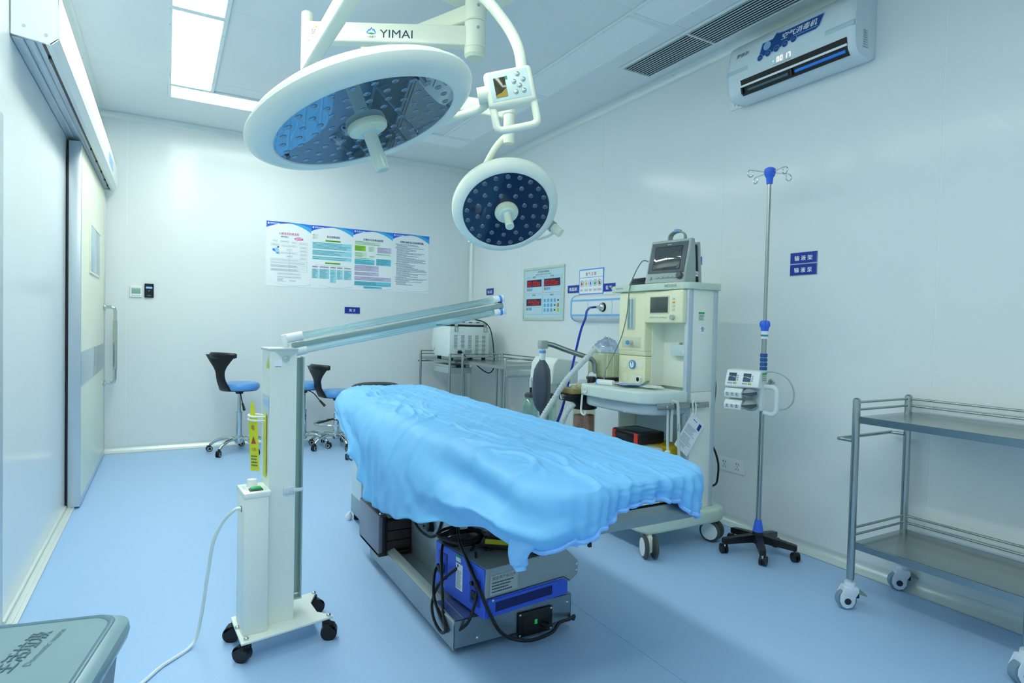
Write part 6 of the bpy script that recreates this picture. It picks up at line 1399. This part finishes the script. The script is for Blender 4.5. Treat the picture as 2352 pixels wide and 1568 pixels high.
MB().box(2.325, 2.44, 2.60, 2.76, .6175, .6190, .001).build('lid_plate', mat('plate_slate', '#4a5862', .3), t)
tag(MB().tube([(2.725, 2.46, .97), (2.745, 2.45, .93), (2.755, 2.45, .86), (2.745, 2.45, .76), (2.735, 2.45, .66), (2.737, 2.45, .56), (2.775, 2.45, .49), (2.80, 2.45, .42), (2.798, 2.45, .35), (2.785, 2.45, .31), (2.74, 2.45, .298)], .006, 9, res=6).build('mains_cable', CABLE, L=(2.74, 2.45, .3)), 'black cable hanging behind the right side of the machine', 'cable')
# ---------------------------------------------------------------- drip stand
T = thing('drip_stand', 'chrome drip stand with blue fittings on a black five-arm base', 'drip stand', (2.787, 2.155, 0))
bx, by = 2.787, 2.155; KBL = mat('fitting_blue', '#3f70e8', .35)
MB().lathe([(0, .122), (.026, .122), (.034, .10), (.036, .07), (.03, .06), (0, .06)], (bx, by, 0), n=26).build('hub', BLACK, T)
for i in range(5):
    a = math.radians(-62+72*i); d = V((math.cos(a), math.sin(a), 0)); F = frame(V((bx, by, 0)), d, V((0, 0, 1)).cross(d))
    m = MB(F); m.prism([(.02, -.019, .100), (.20, -.014, .082), (.20, -.014, .056), (.02, -.019, .060)], (0, .001, 0)) if False else None
    rows = [[V((x, s_*w_, z_)) for s_, z_ in ((-1, zt), (1, zt), (1, zb), (-1, zb))] for x, w_, zt, zb in ((.02, .019, .108, .066), (.12, .0165, .095, .060), (.188, .0155, .084, .055), (.195, .012, .080, .058))]
    m.grid(rows, closed=True); m.faces(rows[0], [(0, 1, 2, 3)]); m.faces(rows[-1], [(0, 1, 2, 3)]); leg = m.build('leg', BLACK, T, angle=20)
    ya = (-2.0, -1.2, 2.9, 1.2, .3)[i]; M = rz(ya, V((bx, by, 0))+d*.182)
    MB(M).cyl((0, 0, .04), (0, 0, .062), .006).build('stem', CHROME, leg)
    for s_ in (-1, 1): MB(M).cyl((.010, s_*.010-.006, .0235), (.010, s_*.010+.006, .0235), .0235, n=22).build('caster', BLACK, leg)
    MB(M).prism([(-.010, -.018, .03), (.0, -.018, .048), (.022, -.018, .050), (.034, -.018, .036), (.012, -.018, .04)], (0, .036, 0), .002).build('caster_hood', BLACK, leg)
MB().lathe([(0, .185), (.017, .185), (.028, .122), (0, .122)], (bx, by, 0), n=24).build('base_cone', KBL, T)
MB().cyl((bx, by, .18), (bx, by, 1.21), .0135, n=20).build('lower_pole', STEEL, T); MB().cyl((bx, by, 1.2), (bx, by, 2.03), .0095, n=18).build('upper_pole', STEEL, T)
m = MB(); rows = []
for r_, z_ in ((.012, 1.262), (.022, 1.258), (.026, 1.245), (.026, 1.232), (.020, 1.222), (.018, 1.205)):
    rows.append([V((bx+r_*(1+.08*math.cos(10*2*PI*k/40))*math.cos(2*PI*k/40), by+r_*(1+.08*math.cos(10*2*PI*k/40))*math.sin(2*PI*k/40), z_)) for k in range(40)])
m.grid(rows, closed=True); m.faces(rows[0], [tuple(range(40))]); m.build('height_knob', KBL, T)
MB().lathe([(0, 1.205), (.0185, 1.205), (.0185, 1.163), (0, 1.163)], (bx, by, 0), n=24).build('collar', WPLAST, T); MB().lathe([(0, 1.186), (.019, 1.186), (.019, 1.176), (0, 1.176)], (bx, by, 0), n=24).build('collar_band', mat('band_teal', '#3b93a8', .4), T)
for i in range(5): MB().lathe([(0, 1.085-.0235*i), (.0175, 1.084-.0235*i), (.0195, 1.074-.0235*i), (.0175, 1.064-.0235*i), (0, 1.0635-.0235*i)], (bx, by, 0), n=22).build('grip_ring', mat('grip_blue', '#235a9c', .5), T)
MB().lathe([(0, 1.0), (.016, 1.0), (.016, .955), (0, .955)], (bx, by, 0), n=18).build('clamp_sleeve', CHROME, T)
MB().lathe([(0, 2.075), (.018, 2.075), (.028, 2.068), (.030, 2.05), (.024, 2.03), (.018, 2.022), (.016, 1.99), (0, 1.99)], (bx, by, 0), n=24).build('head', KBL, T)
for i in range(4):
    a = math.radians(-15+90*i); d = V((math.cos(a), math.sin(a), 0)); pts = [V((bx, by, 2.05))+d*.02, V((bx, by, 2.052))+d*.11]
    c = V((bx, by, 2.034))+d*.118
    for k in range(12): t_ = PI/2-2*PI*k/13; pts.append(c+d*(.018*math.cos(t_))+V((0, 0, .018*math.sin(t_))))
    MB().tube(pts, .0032, 8).build('hook', CHROME, T)
# infusion pump clamped on the pole
T = thing('infusion_pump', 'white double infusion pump with grey door levers clamped to the drip stand', 'infusion pump', (2.70, 2.10, .79))
PWm = mat('pump_shell', '#eaf0f0', .35); F = rz(math.radians(20), (2.672, 2.172, .785))
MB(F).box(-.012, .065, -.088, .088, .0, .135, .008, 3).build('body', PWm, T)
top = MB(F); top.prism([(-.072, -.088, .128), (-.040, -.088, .206), (-.030, -.088, .212), (.065, -.088, .212), (.065, -.088, .120), (-.05, -.088, .118)], (0, .176, 0), .005, 3); tp_ = top.build('top_module', PWm, T)
a, b = V((-.072, 0, .128)), V((-.040, 0, .206)); ds = (b-a).normalized(); SF = F @ frame((-.0728, 0, .1275), (0, -1, 0), (ds.x, 0, ds.z))
for u in (-.072, .004):
    MB(SF).box(u, u+.040, .028, .074, -.001, .0014, .002).build('screen', mat('pump_lcd', '#3d5573', .12, spec=.6), tp_)
    q = MB(SF).box(u-.002, u+.005, .013, .021, -.001, .002, .001).build('key', GREY, tp_); copies(q, [SF.to_3x3() @ V(d) for d in ((.0095, 0, 0), (.019, 0, 0), (.046, .018, 0), (.046, .03, 0), (.046, .042, 0))])
    MB(SF).box(u+.030, u+.037, .012, .022, -.001, .002, .001).build('start_key', mat('key_go', '#4fae3c', .4), tp_); MB(SF).box(u+.039, u+.046, .012, .022, -.001, .002, .001).build('stop_key', mat('key_amber', '#e0a52e', .4), tp_)
p = Print(F @ frame((.015, -.0888, .175), (1, 0, 0), (0, 0, 1))); p.rect(-.034, .036, -.022, .026, mat('tag_paper', '#dfeeda', .5)); p.rect(-.034, .036, .014, .026, mat('tag_green', '#2fae62', .5), .001); p.lines(-.03, .032, .010, -.018, 3, .003, INK, .2, .008, 3, .001); p.build('asset_label', tp_)
for z0 in (.066, .004):
    cm = MB(F); cm.prism([(-.072, -.005, z0), (-.078, -.005, z0+.030), (-.058, -.005, z0+.050), (0, -.005, z0+.054), (0, -.005, z0-.003)], (0, .092, 0), .004, 3); c_ = cm.build('channel_module', PWm, T)
    sd = (V((-.078, 0, .030))-V((-.072, 0, 0))).normalized(); p = Print(F @ frame((-.0762, .042, z0+.018), (0, -1, 0), (sd.x, 0, sd.z)))
    for u_ in (-.026, 0, .024): p.ring(u_, .002, .009, .0018, GREY, n=12); p.rect(u_-.007, u_+.006, -.006, -.004, PRINTK, .001); p.rect(u_-.003, u_+.001, 0, .007, PRINTK, .001)
    p.build('pictogram', c_)
    lv = MB(F); lv.sphere((-.048, -.044, z0+.026), .036, (.9, 1.12, .78), 20, 12); lo_ = lv.build('door_lever', GREY, T)
    lr = MB(F); lr.prism([(-.088, -.008, z0+.022), (-.080, -.078, z0+.034), (-.066, -.082, z0+.036), (-.066, -.082, z0+.024), (-.082, -.06, z0+.012)], (0, 0, .006), .002); lr.build('lever_blade', DGREY, lo_)
MB(F).tube([(.03, -.084, .128), (.03, -.128, .128), (.03, -.146, .116), (.03, -.150, .095), (.03, -.150, .02), (.03, -.144, -.004), (.03, -.126, -.014), (.03, -.084, -.008)], .0125, 12, res=4).build('carry_handle', PWm, T)
MB(F).box(.06, .098, -.075, -.02, .03, .10, .006).build('pole_clamp', GREY, T)
for k in range(4): MB(F).tube([(.05, -.095-.004*k, .13), (.055+.004*k, -.105, .165-.006*k), (.06, -.12-.003*k, .15), (.05, -.10, .128)], .004, 8, res=4).build('wound_lead', GREY, T)
MB(F).tube([(.05, -.09, .205), (.05, -.14, .205), (.05, -.195, .175), (.05, -.225, .12), (.05, -.225, .06), (.05, -.195, .022), (.045, -.160, .012)], .004, 8, res=5).build('lead', mat('lead_grey', '#a5b8b2', .45), T)
